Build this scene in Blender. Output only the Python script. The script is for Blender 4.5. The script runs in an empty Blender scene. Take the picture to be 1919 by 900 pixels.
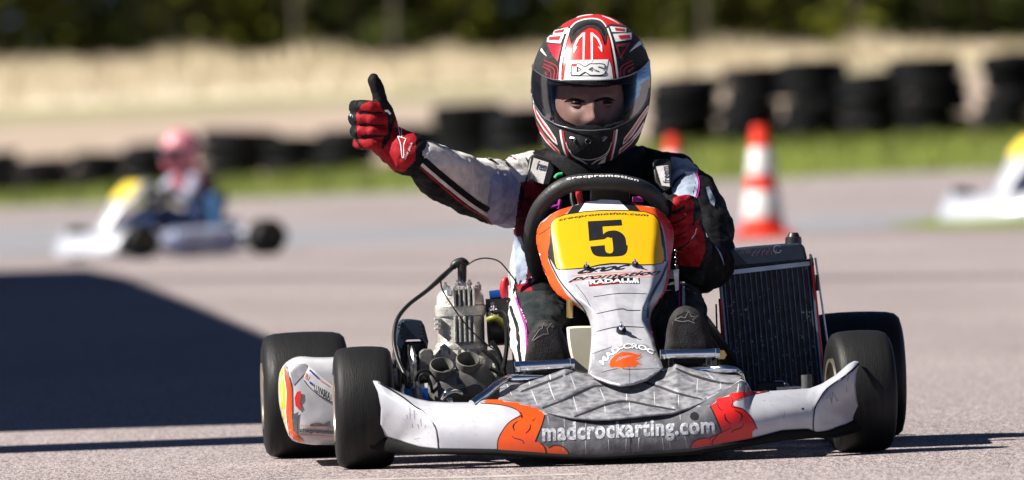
import bpy, bmesh, math, random
import numpy as np
from mathutils import Vector, Matrix, noise
from mathutils.bvhtree import BVHTree
from mathutils.geometry import delaunay_2d_cdt, tessellate_polygon
random.seed(7)
R = math.radians
scene = bpy.context.scene
COL = scene.collection

# ------------------------------------------------------------------ camera, sky, sun, exposure
F_PX = 21908.0                      # focal length in pixels of the 1919 px wide photograph (about 411 mm)
CAM = Vector((0.0, -25.0, 0.69)); PITCH = math.atan(183.0 / F_PX); ROLL = R(1.8)
_f = Vector((0, math.cos(PITCH), -math.sin(PITCH))); _u0 = Vector((0, math.sin(PITCH), math.cos(PITCH))); _r0 = Vector((1, 0, 0))
_r = _r0 * math.cos(ROLL) - _u0 * math.sin(ROLL); _u = _r0 * math.sin(ROLL) + _u0 * math.cos(ROLL)
cd = bpy.data.cameras.new('camera'); cam = bpy.data.objects.new('camera', cd); COL.objects.link(cam)
cam.matrix_world = Matrix(((_r.x, _u.x, -_f.x, CAM.x), (_r.y, _u.y, -_f.y, CAM.y), (_r.z, _u.z, -_f.z, CAM.z), (0, 0, 0, 1)))
cd.sensor_width = 36.0; cd.lens = F_PX / 1919.0 * 36.0; cd.clip_start = 1.0; cd.clip_end = 3000.0
cd.dof.use_dof = True; cd.dof.focus_distance = 25.25; cd.dof.aperture_fstop = 7.0
scene.camera = cam

SUN_EL, SUN_AZ = R(43), R(14)       # sun from the left, turned a little towards the camera
SDIR = Vector((-math.cos(SUN_EL) * math.cos(SUN_AZ), -math.cos(SUN_EL) * math.sin(SUN_AZ), math.sin(SUN_EL)))
w = bpy.data.worlds.new('World'); scene.world = w; w.use_nodes = True
wn = w.node_tree.nodes; sky = wn.new('ShaderNodeTexSky'); sky.sky_type = 'NISHITA'; sky.sun_disc = False
sky.sun_elevation = SUN_EL; sky.sun_rotation = R(256); sky.air_density = 0.28; sky.dust_density = 0.0; sky.ozone_density = 3.0
w.node_tree.links.new(sky.outputs[0], wn['Background'].inputs[0]); wn['Background'].inputs[1].default_value = 0.05
sl = bpy.data.lights.new('sun', 'SUN'); sl.energy = 5.0; sl.angle = R(0.53); sl.color = (1.0, 0.95, 0.87)
so = bpy.data.objects.new('sun', sl); COL.objects.link(so); so.rotation_euler = SDIR.to_track_quat('Z', 'Y').to_euler(); so.location = (-20, -5, 20)
scene.view_settings.view_transform = 'Standard'; scene.view_settings.look = 'None'
scene.view_settings.exposure = 1.1; scene.view_settings.gamma = 1.0
scene.render.engine = 'CYCLES'; scene.cycles.use_denoising = True
scene.cycles.max_bounces = 8; scene.cycles.transparent_max_bounces = 12; scene.cycles.caustics_reflective = False; scene.cycles.caustics_refractive = False
scene.cycles.sample_clamp_indirect = 6.0

# ------------------------------------------------------------------ where things stand
def ray(px, py):
    return (_f + _r * ((px - 959.5) / F_PX) + _u * ((450.0 - py) / F_PX))
def ground(px, py, z=0.0):          # point of the asphalt seen at a place of the photograph
    d = ray(px, py); t = (z - CAM.z) / d.z
    return CAM + d * t
def at(px, py, Y):                  # point at depth Y (metres from the camera)
    d = ray(px, py); return CAM + d * (Y / d.y)
YAW = R(3.5)
_gl, _gr = ground(682, 879), ground(1612, 847)
KO = (_gl + _gr) / 2; KO.z = 0
KM = Matrix.Translation(KO) @ Matrix.Rotation(YAW, 4, 'Z'); KI = KM.inverted(); KI3 = KI.to_3x3()
CK = KI @ CAM                       # camera in kart coordinates: x right, y back along the kart, z up
def K(px, py, d):
    r_ = KI3 @ ray(px, py); return CK + r_ * ((d - CK.y) / r_.y)
def kproj(co):                      # n x 3 kart coordinates -> pixels
    m = np.array(KM); wv = co @ m[:3, :3].T + m[:3, 3] - np.array(CAM)
    z = wv @ np.array(_f)
    return np.stack([959.5 + F_PX * (wv @ np.array(_r)) / z, 450.0 - F_PX * (wv @ np.array(_u)) / z], 1)
PXM = 1.0 / 876.0                   # metres per photo pixel at the kart

# ------------------------------------------------------------------ materials
MATS = {}
def mat(name, col, rough=0.5, metal=0.0, var=0.0, vscale=20.0, bump=0.0, bscale=80.0, coat=0.0, col2=None, stretch=None, spec=0.5, sss=0.0, rnd=0.0, detail=5.0):
    if name in MATS: return MATS[name]
    m = bpy.data.materials.new(name); m.use_nodes = True; nt = m.node_tree; N = nt.nodes; L = nt.links
    b = N['Principled BSDF']
    b.inputs['Roughness'].default_value = rough; b.inputs['Metallic'].default_value = metal
    b.inputs['Coat Weight'].default_value = coat; b.inputs['Coat Roughness'].default_value = 0.08
    b.inputs['Specular IOR Level'].default_value = spec
    if sss: b.inputs['Subsurface Weight'].default_value = sss; b.inputs['Subsurface Radius'].default_value = (0.01, 0.004, 0.002)
    c = (*col, 1.0); b.inputs['Base Color'].default_value = c
    tc = N.new('ShaderNodeTexCoord'); mp = N.new('ShaderNodeMapping'); L.new(tc.outputs['Object'], mp.inputs[0])
    if stretch: mp.inputs['Scale'].default_value = stretch
    out = None
    if var or col2:
        nz = N.new('ShaderNodeTexNoise'); nz.inputs['Scale'].default_value = vscale; nz.inputs['Detail'].default_value = detail; L.new(mp.outputs[0], nz.inputs[0])
        rp = N.new('ShaderNodeValToRGB'); L.new(nz.outputs[0], rp.inputs[0])
        rp.color_ramp.elements[0].position = 0.35; rp.color_ramp.elements[1].position = 0.68
        a = col2 if col2 else tuple(x * (1 - var) for x in col)
        rp.color_ramp.elements[0].color = (*a, 1); rp.color_ramp.elements[1].color = c
        out = rp.outputs[0]
        mr = N.new('ShaderNodeMapRange'); L.new(nz.outputs[0], mr.inputs[0]); mr.inputs[1].default_value = 0.3; mr.inputs[2].default_value = 0.7
        mr.inputs[3].default_value = min(1, rough * 1.2 + 0.03); mr.inputs[4].default_value = rough * 0.85; L.new(mr.outputs[0], b.inputs['Roughness'])
    if rnd:
        oi = N.new('ShaderNodeObjectInfo'); hs = N.new('ShaderNodeHueSaturation'); mr2 = N.new('ShaderNodeMapRange')
        L.new(oi.outputs['Random'], mr2.inputs[0]); mr2.inputs[3].default_value = 1 - rnd; mr2.inputs[4].default_value = 1 + rnd
        L.new(mr2.outputs[0], hs.inputs['Value'])
        if out: L.new(out, hs.inputs['Color'])
        else: hs.inputs['Color'].default_value = c
        out = hs.outputs[0]
    if out: L.new(out, b.inputs['Base Color'])
    if bump:
        n2 = N.new('ShaderNodeTexNoise'); n2.inputs['Scale'].default_value = bscale; n2.inputs['Detail'].default_value = 4; L.new(mp.outputs[0], n2.inputs[0])
        bp = N.new('ShaderNodeBump'); bp.inputs['Strength'].default_value = bump; bp.inputs['Distance'].default_value = 0.01; L.new(n2.outputs[0], bp.inputs['Height']); L.new(bp.outputs[0], b.inputs['Normal'])
    MATS[name] = m; return m

black = lambda: mat('black_plastic', (0.007, 0.007, 0.008), 0.42, var=0.4, vscale=60)
M_RUB = mat('tyre_rubber', (0.010, 0.010, 0.0105), 0.55, spec=0.28, vscale=7, stretch=(12, 1, 1), bump=0.15, bscale=50, col2=(0.006, 0.006, 0.0065))
M_SIDE = mat('tyre_sidewall', (0.01, 0.01, 0.0105), 0.5, spec=0.3, var=0.4, vscale=30)
M_RIM = mat('rim_metal', (0.72, 0.66, 0.52), 0.28, metal=0.9, var=0.15, vscale=30)
M_HUB = mat('hub_metal', (0.45, 0.45, 0.47), 0.3, metal=1.0, var=0.3, vscale=60)
M_CHROME = mat('chrome', (0.82, 0.84, 0.88), 0.1, metal=1.0, var=0.1, vscale=50)
M_WHITE = mat('white_bodywork', (0.49, 0.495, 0.53), 0.3, coat=0.35, col2=(0.35, 0.355, 0.40), vscale=11, detail=9, bump=0.02, bscale=30)
M_CROC = mat('grey_scale_print', (0.16, 0.16, 0.175), 0.4, coat=0.25, col2=(0.07, 0.07, 0.078), vscale=38, detail=9, bump=0.1, bscale=120)
M_HOODG = mat('hood_scale_print', (0.32, 0.32, 0.345), 0.4, coat=0.2, col2=(0.11, 0.11, 0.122), vscale=52, detail=9, bump=0.12, bscale=110)
M_NOSE = mat('silver_white_print', (0.47, 0.47, 0.50), 0.32, coat=0.4, col2=(0.33, 0.33, 0.37), vscale=22, detail=8, bump=0.04, bscale=60)
M_NOSEG = mat('grey_print_shade', (0.33, 0.33, 0.36), 0.36, coat=0.3, col2=(0.2, 0.2, 0.22), vscale=40, detail=8)
M_ORANGE = mat('orange_print', (0.78, 0.085, 0.010), 0.32, coat=0.25, var=0.12, vscale=18)
M_RED = mat('red_print', (0.66, 0.018, 0.016), 0.32, coat=0.25, var=0.12, vscale=18)
M_YELLOW = mat('yellow_print', (0.74, 0.41, 0.003), 0.36, coat=0.15, var=0.08, vscale=15)
M_INK = mat('black_print', (0.012, 0.012, 0.015), 0.38, coat=0.2, var=0.3, vscale=40)
M_WPRINT = mat('white_print', (0.8, 0.8, 0.8), 0.35, coat=0.2, var=0.12, vscale=70)
M_GRUNGE = mat('worn_white_print', (0.60, 0.61, 0.65), 0.4, col2=(0.24, 0.25, 0.28), vscale=150, detail=3)
M_SEAM_SHADE = mat('grey_seam_and_rib_shade', (0.035, 0.035, 0.04), 0.45, var=0.4, vscale=70)  # dark tone for printed seams and for shade painted under the hood ribs
M_PALE = mat('pale_crease_print', (0.6, 0.6, 0.63), 0.4, var=0.3, vscale=90)
M_SALMON = mat('salmon_print', (0.85, 0.28, 0.22), 0.35, var=0.1)
M_MAG = mat('magenta_print', (0.6, 0.02, 0.32), 0.4, var=0.15)
M_SCUFF = mat('scuff_marks', (0.03, 0.03, 0.035), 0.7, var=0.5, vscale=120)
M_ALU = mat('cast_aluminium', (0.64, 0.625, 0.59), 0.4, metal=0.3, col2=(0.36, 0.345, 0.32), vscale=24, bump=0.25, bscale=160)
M_BLUE = mat('blue_anodised', (0.01, 0.10, 0.42), 0.3, metal=0.5, var=0.3)
M_BLUEBLK = mat('blue_black_plastic', (0.016, 0.028, 0.048), 0.4, spec=.3, var=0.3, vscale=40)
M_GREYP = mat('dusty_dark_plastic', (0.15, 0.147, 0.137), 0.36, col2=(0.06, 0.058, 0.055), vscale=18, bump=0.08)
M_INTAKE = mat('worn_intake_plastic', (0.17, 0.165, 0.15), 0.55, col2=(0.06, 0.06, 0.055), vscale=30)
M_TANK = mat('tank_plastic', (0.78, 0.73, 0.58), 0.35, var=0.1, sss=0.4)
M_REDROD = mat('red_anodised', (0.42, 0.012, 0.016), 0.35, metal=0.3, var=0.2)
M_CORE = mat('radiator_core', (0.010, 0.011, 0.014), 0.55, var=0.6, vscale=45)
M_TUBEFIN = mat('radiator_tube', (0.10, 0.13, 0.18), 0.4, metal=0.6, var=0.5, vscale=60)
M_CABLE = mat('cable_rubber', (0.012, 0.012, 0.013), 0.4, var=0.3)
M_GOLD = mat('brass', (0.7, 0.5, 0.18), 0.3, metal=1.0, var=0.2)
M_BLACK = black()

# ------------------------------------------------------------------ objects
OFF = {}
def thing(name, label, cat, m=None, group=None, off=None):
    o = bpy.data.objects.new(name, None); COL.objects.link(o); o.empty_display_size = 0.2
    o['label'] = label; o['category'] = cat
    if group: o['group'] = group
    off = Vector(off) if off else Vector((0, 0, 0))
    o.matrix_world = (m or Matrix()) @ Matrix.Translation(off); OFF[o.name] = off
    return o
def mk(name, verts, faces, m, parent=None, smooth=True, fmat=None, mats=None, bevel=0.0, kind=None, label=None, sub=0, solid=0.0, solid_off=1.0):
    off = OFF.get(parent.name, Vector((0, 0, 0))) if parent else Vector((0, 0, 0))
    me = bpy.data.meshes.new(name)
    me.from_pydata([(v[0] - off.x, v[1] - off.y, v[2] - off.z) for v in verts], [], faces)
    for mm in (mats or [m]): me.materials.append(mm)
    if fmat is not None: me.polygons.foreach_set('material_index', list(fmat))
    me.update()
    if smooth is True: me.shade_smooth()
    o = bpy.data.objects.new(name, me); COL.objects.link(o)
    if parent: o.parent = parent; OFF[o.name] = off
    if smooth == 'angle':
        me.shade_smooth(); me.set_sharp_from_angle(angle=R(38))
    if bevel:
        bv = o.modifiers.new('bevel', 'BEVEL'); bv.width = bevel; bv.segments = 2; bv.limit_method = 'ANGLE'; bv.angle_limit = R(35); me.shade_smooth(); bv.harden_normals = True
    if solid:
        s = o.modifiers.new('solid', 'SOLIDIFY'); s.thickness = solid; s.offset = solid_off
    if sub:
        s = o.modifiers.new('sub', 'SUBSURF'); s.levels = sub; s.render_levels = sub
    if kind: o['kind'] = kind
    if label: o['label'] = label
    return o
def copy_tree(o, parent=None):
    c = o.copy(); COL.objects.link(c); c.parent = parent
    if parent is not None: c.matrix_parent_inverse = o.matrix_parent_inverse.copy()
    for ch in list(o.children): copy_tree(ch, c)
    return c

class MB:
    def __init__(s): s.v = []; s.f = []; s.mi = []; s.fix = False
    def add(s, v, f, mi=0):
        n = len(s.v); s.v += [Vector(p) for p in v]; s.f += [tuple(i + n for i in q) for q in f]; s.mi += [mi] * len(f); return s
    def box(s, c, size, rot=None, mi=0, taper=1.0):
        h = Vector(size) / 2; pts = []
        for z in (-1, 1):
            k = taper if z > 0 else 1.0
            for x, y in ((-1, -1), (1, -1), (1, 1), (-1, 1)):
                p = Vector((x * h.x * k, y * h.y * k, z * h.z))
                if rot is not None: p = rot @ p
                pts.append(Vector(c) + p)
        return s.add(pts, [(3, 2, 1, 0), (4, 5, 6, 7), (0, 1, 5, 4), (1, 2, 6, 5), (2, 3, 7, 6), (3, 0, 4, 7)], mi)
    def frame(s, ax):
        ax = Vector(ax).normalized(); a = Vector((0, 0, 1)) if abs(ax.z) < 0.9 else Vector((1, 0, 0))
        u = ax.cross(a).normalized(); return ax, u, ax.cross(u)
    def lathe(s, prof, o, axis, n=24, mi=0, closed=False):
        ax, u, v = s.frame(axis); o = Vector(o); pts = []; fs = []
        for (r, t) in prof:
            for k in range(n):
                a = 2 * math.pi * k / n; pts.append(o + ax * t + (u * math.cos(a) + v * math.sin(a)) * r)
        m = len(prof)
        for i in range(m if closed else m - 1):
            j = (i + 1) % m
            for k in range(n):
                k2 = (k + 1) % n; fs.append((i * n + k, j * n + k, j * n + k2, i * n + k2))
        return s.add(pts, fs, mi)
    def cyl(s, p0, p1, r0, r1=None, n=16, mi=0):
        p0 = Vector(p0); p1 = Vector(p1); r1 = r0 if r1 is None else r1; L = (p1 - p0).length
        return s.lathe([(0.0001, 0), (r0 * 0.9, 0), (r0, r0 * 0.1), (r1, L - r1 * 0.1), (r1 * 0.9, L), (0.0001, L)], p0, p1 - p0, n, mi)
    def tube(s, pts, r, n=10, mi=0, smooth=True, closed=False, res=6):
        pts = [Vector(p) for p in pts]
        rs = list(r) if isinstance(r, (list, tuple)) else [r] * len(pts)
        if smooth and len(pts) > 2: pts, rs = catmull(pts, rs, res, closed)
        m = len(pts); V = []; fs = []; u = None
        for i, p in enumerate(pts):
            a = pts[(i - 1) % m] if (closed or i > 0) else p; b = pts[(i + 1) % m] if (closed or i < m - 1) else p
            t = (b - a).normalized()
            if u is None: _, u, _ = s.frame(t)
            u = (u - t * u.dot(t)).normalized(); v = t.cross(u)
            for k in range(n):
                q = 2 * math.pi * k / n; V.append(p + (u * math.cos(q) + v * math.sin(q)) * rs[i])
        for i in range(m if closed else m - 1):
            j = (i + 1) % m
            for k in range(n):
                k2 = (k + 1) % n; fs.append((i * n + k, i * n + k2, j * n + k2, j * n + k))
        if not closed: fs += [tuple(range(n - 1, -1, -1)), tuple((m - 1) * n + k for k in range(n))]
        return s.add(V, fs, mi)
    def grid(s, G, mi=0, closed_u=False):
        nv = len(G); nu = len(G[0]); V = [p for row in G for p in row]; fs = []
        for i in range(nv - 1):
            for j in range(nu if closed_u else nu - 1):
                j2 = (j + 1) % nu; fs.append((i * nu + j, i * nu + j2, (i + 1) * nu + j2, (i + 1) * nu + j))
        return s.add(V, fs, mi)
    def loft(s, rings, mi=0, cap=True):
        n = len(rings[0]); base = len(s.v); s.grid(rings, mi, True); s.fix = True
        if cap:
            s.f += [tuple(base + k for k in range(n)), tuple(base + (len(rings) - 1) * n + k for k in range(n - 1, -1, -1))]; s.mi += [mi, mi]
        return s
    def ell(s, c, rad, rot=None, nu=20, nv=12, mi=0):
        G = []
        for i in range(nv + 1):
            th = math.pi * i / nv; row = []
            for j in range(nu):
                ph = 2 * math.pi * j / nu
                p = Vector((rad[0] * max(math.sin(th), 1e-3) * math.cos(ph), rad[1] * max(math.sin(th), 1e-3) * math.sin(ph), rad[2] * math.cos(th)))
                if rot is not None: p = rot @ p
                row.append(Vector(c) + p)
            G.append(row)
        return s.loft(G, mi)
    def prism(s, pts, vec, mi=0):
        n = len(pts); pts = [Vector(p) for p in pts]; vec = Vector(vec); s.fix = True
        return s.add(pts + [p + vec for p in pts], [tuple(range(n)), tuple(range(2 * n - 1, n - 1, -1))] + [((k + 1) % n, k, k + n, (k + 1) % n + n) for k in range(n)], mi)
    def build(s, name, m, parent=None, smooth='angle', mats=None, **k):
        o = mk(name, s.v, s.f, m, parent, smooth, fmat=(s.mi if mats else None), mats=mats, **k)
        if s.fix:
            bm = bmesh.new(); bm.from_mesh(o.data); bmesh.ops.recalc_face_normals(bm, faces=bm.faces); bm.to_mesh(o.data); bm.free()
        return o
def catmull(pts, rs, res=6, closed=False):
    P = []; Q = []; m = len(pts)
    for i in range(m if closed else m - 1):
        g = lambda k: (k % m) if closed else min(max(k, 0), m - 1)
        a, b, c, d = pts[g(i - 1)], pts[g(i)], pts[g(i + 1)], pts[g(i + 2)]
        for k in range(res):
            t = k / res; t2 = t * t; t3 = t2 * t
            P.append(0.5 * ((2 * b) + (c - a) * t + (2 * a - 5 * b + 4 * c - d) * t2 + (3 * b - a - 3 * c + d) * t3))
            Q.append(rs[g(i)] * (1 - t) + rs[g(i + 1)] * t)
    if not closed: P.append(pts[-1]); Q.append(rs[-1])
    return P, Q
def sm2(pts, res=5, closed=False):
    P, _ = catmull([Vector((p[0], p[1], 0)) for p in pts], [0] * len(pts), res, closed); return [(p.x, p.y) for p in P]
def resample(pts, n):
    pts = [np.array(p, float) for p in pts]; L = [0]
    for a, b in zip(pts, pts[1:]): L.append(L[-1] + np.linalg.norm(b - a))
    return [tuple(np.array([np.interp(t, L, [p[k] for p in pts]) for k in range(len(pts[0]))])) for t in np.linspace(0, L[-1], n)]
def coons(top, bot, left, right, nu, nv):
    T = np.array(resample(top, nu)); B = np.array(resample(bot, nu)); Lf = np.array(resample(left, nv)); Rt = np.array(resample(right, nv)); G = []
    for i in range(nv):
        v = i / (nv - 1); row = []
        for j in range(nu):
            u = j / (nu - 1)
            row.append((1 - v) * T[j] + v * B[j] + (1 - u) * Lf[i] + u * Rt[i] - ((1 - u) * (1 - v) * T[0] + u * (1 - v) * T[-1] + (1 - u) * v * B[0] + u * v * B[-1]))
        G.append(row)
    return G
def polydist(P, line):              # P n x 2, polyline -> distance, signed side
    P = np.asarray(P, float); best = np.full(len(P), 1e9)
    for a, b in zip(line, line[1:]):
        a = np.array(a, float); b = np.array(b, float); ab = b - a; t = np.clip(((P - a) @ ab) / max(ab @ ab, 1e-9), 0, 1)
        best = np.minimum(best, np.linalg.norm(P - (a + t[:, None] * ab), axis=1))
    return best
def inside(P, poly):
    P = np.asarray(P, float); c = np.zeros(len(P), bool); n = len(poly)
    for i in range(n):
        x1, y1 = poly[i]; x2, y2 = poly[(i + 1) % n]
        m = ((y1 > P[:, 1]) != (y2 > P[:, 1]))
        c ^= m & (P[:, 0] < (x2 - x1) * (P[:, 1] - y1) / ((y2 - y1) if y2 != y1 else 1e-9) + x1)
    return c

# ------------------------------------------------------------------ print and lettering laid on the bodywork
def bvh_of(o):
    off = OFF.get(o.name, Vector((0, 0, 0))); me = o.data
    return BVHTree.FromPolygons([v.co + off for v in me.vertices], [tuple(p.vertices) for p in me.polygons])
FAC = {}
def drape(name, base, tris2d, m, parent, off=0.0012, kind=None):
    t = base if isinstance(base, BVHTree) else bvh_of(base); V = []; Fc = []; off *= FAC.get(id(t), 0.32)
    for P, T in tris2d:
        idx = {}; miss = []; hits = []
        for i, p in enumerate(P):
            d = (KI3 @ ray(p[0], p[1])).normalized(); h = t.ray_cast(CK, d)
            if h[0] is None: miss.append((i, d)); continue
            n = h[1] if h[1].dot(d) < 0 else -h[1]; hits.append((p[0], p[1], h[3]))
            idx[i] = len(V); V.append(h[0] + (n * 0.6 - d * 0.7) * off)
        if miss and idx:
            HA = np.array(hits)
            for i, d in miss:
                dm = HA[np.argmin((HA[:, 0] - P[i][0]) ** 2 + (HA[:, 1] - P[i][1]) ** 2), 2]                      # just past the outline: wrap round the edge of the surface
                h = t.find_nearest(CK + d * dm, 0.03)
                if h[0] is None: continue
                n = h[1] if h[1].dot(d) < 0 else -h[1]
                idx[i] = len(V); V.append(h[0] + (n * 0.6 - d * 0.7) * off)
        for q in T:
            if all(k in idx for k in q):
                a = [V[idx[k]] for k in q]
                if max((a[0] - a[1]).length, (a[1] - a[2]).length, (a[0] - a[2]).length) < 0.06: Fc.append(tuple(idx[k] for k in q))
    if not Fc: return None
    if len(tris2d) == 1 and not name.startswith('letter'):     # keep the print in one piece: drop slivers left past an edge
        par = list(range(len(V)))
        def fd(x):
            while par[x] != x: par[x] = par[par[x]]; x = par[x]
            return x
        for q in Fc: par[fd(q[0])] = fd(q[1]); par[fd(q[1])] = fd(q[2])
        cnt = {}
        for q in Fc: cnt[fd(q[0])] = cnt.get(fd(q[0]), 0) + 1
        big = max(cnt.values()); Fc = [q for q in Fc if cnt[fd(q[0])] > big * .25]
        us = sorted({k for q in Fc for k in q}); mp = {k: i for i, k in enumerate(us)}; V = [V[k] for k in us]; Fc = [tuple(mp[k] for k in q) for q in Fc]
    return mk(name, V, Fc, m, parent, True, kind=kind)
def tri_poly(poly, step=5.0):
    pts = []; n = len(poly)
    for i in range(n):
        a = np.array(poly[i], float); b = np.array(poly[(i + 1) % n], float); L = np.linalg.norm(b - a)
        if L < 1e-3: continue
        k = max(1, int(L / step))
        for j in range(k): pts.append(tuple(a + (b - a) * j / k))
    m = len(pts); A = np.array(pts); x0, y0 = A.min(0); x1, y1 = A.max(0)
    gx, gy = np.meshgrid(np.arange(x0 + step / 2, x1, step), np.arange(y0 + step / 2, y1, step))
    gp = np.stack([gx.ravel(), gy.ravel()], 1)
    if len(gp):
        gp = gp[inside(gp, pts)]
        if len(gp): gp = gp[polydist(gp, pts + [pts[0]]) > step * 0.4]
    V = [Vector(p) for p in pts] + [Vector(p) for p in gp]
    r = delaunay_2d_cdt(V, [(i, (i + 1) % m) for i in range(m)], [], 1, 1e-4)
    P = [(v.x, v.y) for v in r[0]]; T = [tuple(f) for f in r[2]]
    if T:
        c = np.array([np.mean([P[k] for k in f], axis=0) for f in T]); ok = inside(c, pts); T = [f for f, o_ in zip(T, ok) if o_]
    return P, T
def decal(name, base, polys, m, parent, off=0.0012, step=5.0):
    t = base if isinstance(base, BVHTree) else bvh_of(base)
    if len(polys) > 12: return drape(name, t, [tri_poly(p, step) for p in polys], m, parent, off, 'stuff')
    o = None
    for p in polys: o = drape(name, t, [tri_poly(p, step)], m, parent, off)
    return o
def ribbon(line, w, smooth=True):
    pts = sm2(line, 5) if smooth and len(line) > 2 else list(line); n = len(pts); L = []; Rr = []
    ws = w if isinstance(w, (list, tuple)) else [w, w]
    for i, p in enumerate(pts):
        a = np.array(pts[max(i - 1, 0)]); b = np.array(pts[min(i + 1, n - 1)]); t = (b - a) / max(np.linalg.norm(b - a), 1e-9); q = np.array([-t[1], t[0]])
        ww = np.interp(i / (n - 1), np.linspace(0, 1, len(ws)), ws) / 2
        L.append(tuple(np.array(p) + q * ww)); Rr.append(tuple(np.array(p) - q * ww))
    return L + Rr[::-1]
def text_tris(s, fn, bold=0.0, sp=1.0, shear=0.0):
    cu = bpy.data.curves.new('txt', 'FONT'); cu.body = s; cu.size = 1.0; cu.offset = bold; cu.resolution_u = 3; cu.space_character = sp
    o = bpy.data.objects.new('txt', cu); COL.objects.link(o); bpy.context.view_layer.update()
    dg = bpy.context.evaluated_depsgraph_get(); me = bpy.data.meshes.new_from_object(o.evaluated_get(dg)); bpy.data.objects.remove(o); bpy.data.curves.remove(cu)
    A = np.array([v.co[:2] for v in me.vertices]); lo = A.min(0); hi = A.max(0)
    A = A - lo; A[:, 0] += shear * A[:, 1]; A = A / A.max(0); P = [fn(u, v) for u, v in A]; T = []
    for p in me.polygons:
        q = list(p.vertices)
        for k in range(1, len(q) - 1): T.append((q[0], q[k], q[k + 1]))
    bpy.data.meshes.remove(me)
    for _ in range(2):
        if max((math.dist(P[q[0]], P[q[1]]) for q in T), default=0) < 7: break
        mid = {}; T2 = []
        def mp_(i, j):
            k = (min(i, j), max(i, j))
            if k not in mid: mid[k] = len(P); P.append(((P[i][0] + P[j][0]) / 2, (P[i][1] + P[j][1]) / 2))
            return mid[k]
        for (x, y, z) in T:
            xy, yz, zx = mp_(x, y), mp_(y, z), mp_(z, x); T2 += [(x, xy, zx), (xy, y, yz), (zx, yz, z), (xy, yz, zx)]
        T = T2
    return P, T
def quadfn(bl, br, tr, tl):         # text box corners in the photograph: bottom-left, bottom-right, top-right, top-left
    bl, br, tr, tl = (np.array(p, float) for p in (bl, br, tr, tl))
    return lambda u, v: tuple((bl * (1 - u) + br * u) * (1 - v) + (tl * (1 - u) + tr * u) * v)
def arcfn(line_bot, h, h2=None):    # text along a line (bottom line, height)
    pts = sm2(line_bot, 8); B = resample(pts, 60)
    def fn(u, v):
        t = u * 59; i = min(int(t), 58); f = t - i; p = np.array(B[i]) * (1 - f) + np.array(B[i + 1]) * f
        d = np.array(B[min(i + 2, 59)]) - np.array(B[max(i - 1, 0)]); d /= np.linalg.norm(d); q = np.array([d[1], -d[0]])
        hh = h if h2 is None else h * (1 - u) + h2 * u
        return tuple(p + q * hh * v)
    return fn
def lettering(base, s, fn, m, parent, bold=0.0, off=0.002, name='lettering', **k):
    return drape(name, base, [text_tris(s, fn, bold, **k)], m, parent, off)
def crop(ox, oy, sc): return lambda *p: [(ox + x / sc, oy + y / sc) for x, y in p]

# soft bodies: overlapping capsules and ellipsoids fused to one continuous skin
def fused(chains, ells, voxel, smooth=6, folds=0.0, fscale=14.0, seed=0.0, fstretch=(1, 1, 1), ridge=0.0):
    b = MB()
    for ch in chains:
        for (p0, r0), (p1, r1) in zip(ch, ch[1:]):
            p0 = Vector(p0); p1 = Vector(p1); L = (p1 - p0).length; prof = []
            for k in range(7): a = -math.pi / 2 + math.pi / 2 * k / 6; prof.append((max(r0 * math.cos(a), 1e-4), r0 * math.sin(a)))
            for k in range(7): a = math.pi / 2 * k / 6; prof.append((max(r1 * math.cos(a), 1e-4), L + r1 * math.sin(a)))
            n0 = len(b.v); b.lathe(prof, p0, p1 - p0, 18); m = len(prof)
            b.f += [tuple(n0 + k for k in range(18)), tuple(n0 + (m - 1) * 18 + k for k in range(17, -1, -1))]; b.mi += [0, 0]
    for e in ells: b.ell(*e)
    me = bpy.data.meshes.new('tmp'); me.from_pydata([tuple(v) for v in b.v], [], b.f); me.update()
    bm = bmesh.new(); bm.from_mesh(me); bmesh.ops.recalc_face_normals(bm, faces=bm.faces); bm.to_mesh(me); bm.free()
    o = bpy.data.objects.new('tmp', me); COL.objects.link(o)
    rm = o.modifiers.new('r', 'REMESH'); rm.mode = 'VOXEL'; rm.voxel_size = voxel
    s = o.modifiers.new('s', 'SMOOTH'); s.factor = 0.5; s.iterations = smooth
    dg = bpy.context.evaluated_depsgraph_get(); m2 = bpy.data.meshes.new_from_object(o.evaluated_get(dg))
    bpy.data.objects.remove(o); bpy.data.meshes.remove(me)
    n = len(m2.vertices); co = np.zeros(n * 3); m2.vertices.foreach_get('co', co); co = co.reshape(-1, 3)
    nr = np.zeros(n * 3); m2.vertex_normals.foreach_get('vector', nr); nr = nr.reshape(-1, 3)
    fs = [tuple(p.vertices) for p in m2.polygons]; bpy.data.meshes.remove(m2)
    if folds:
        d = np.array([noise.noise(Vector((c[0] * fscale * fstretch[0] + seed, c[1] * fscale * fstretch[1], c[2] * fscale * fstretch[2]))) + 0.6 * abs(noise.noise(Vector((c[0] * fscale * 2.1, c[1] * fscale * 2.1 + seed, c[2] * fscale * 2.1)))) for c in co])
        co = co + nr * (d * folds)[:, None]
        if ridge:                              # sharp creases of the cloth
            rg_ = np.array([(1 - abs(noise.noise(Vector((c[0] * 13 + 7, c[1] * 13, c[2] * 21))))) ** 9 - .8 * (1 - abs(noise.noise(Vector((c[0] * 24, c[1] * 24 + 3, c[2] * 30))))) ** 9 for c in co])
            co = co + nr * (rg_ * ridge)[:, None]
    return co, fs

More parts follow.
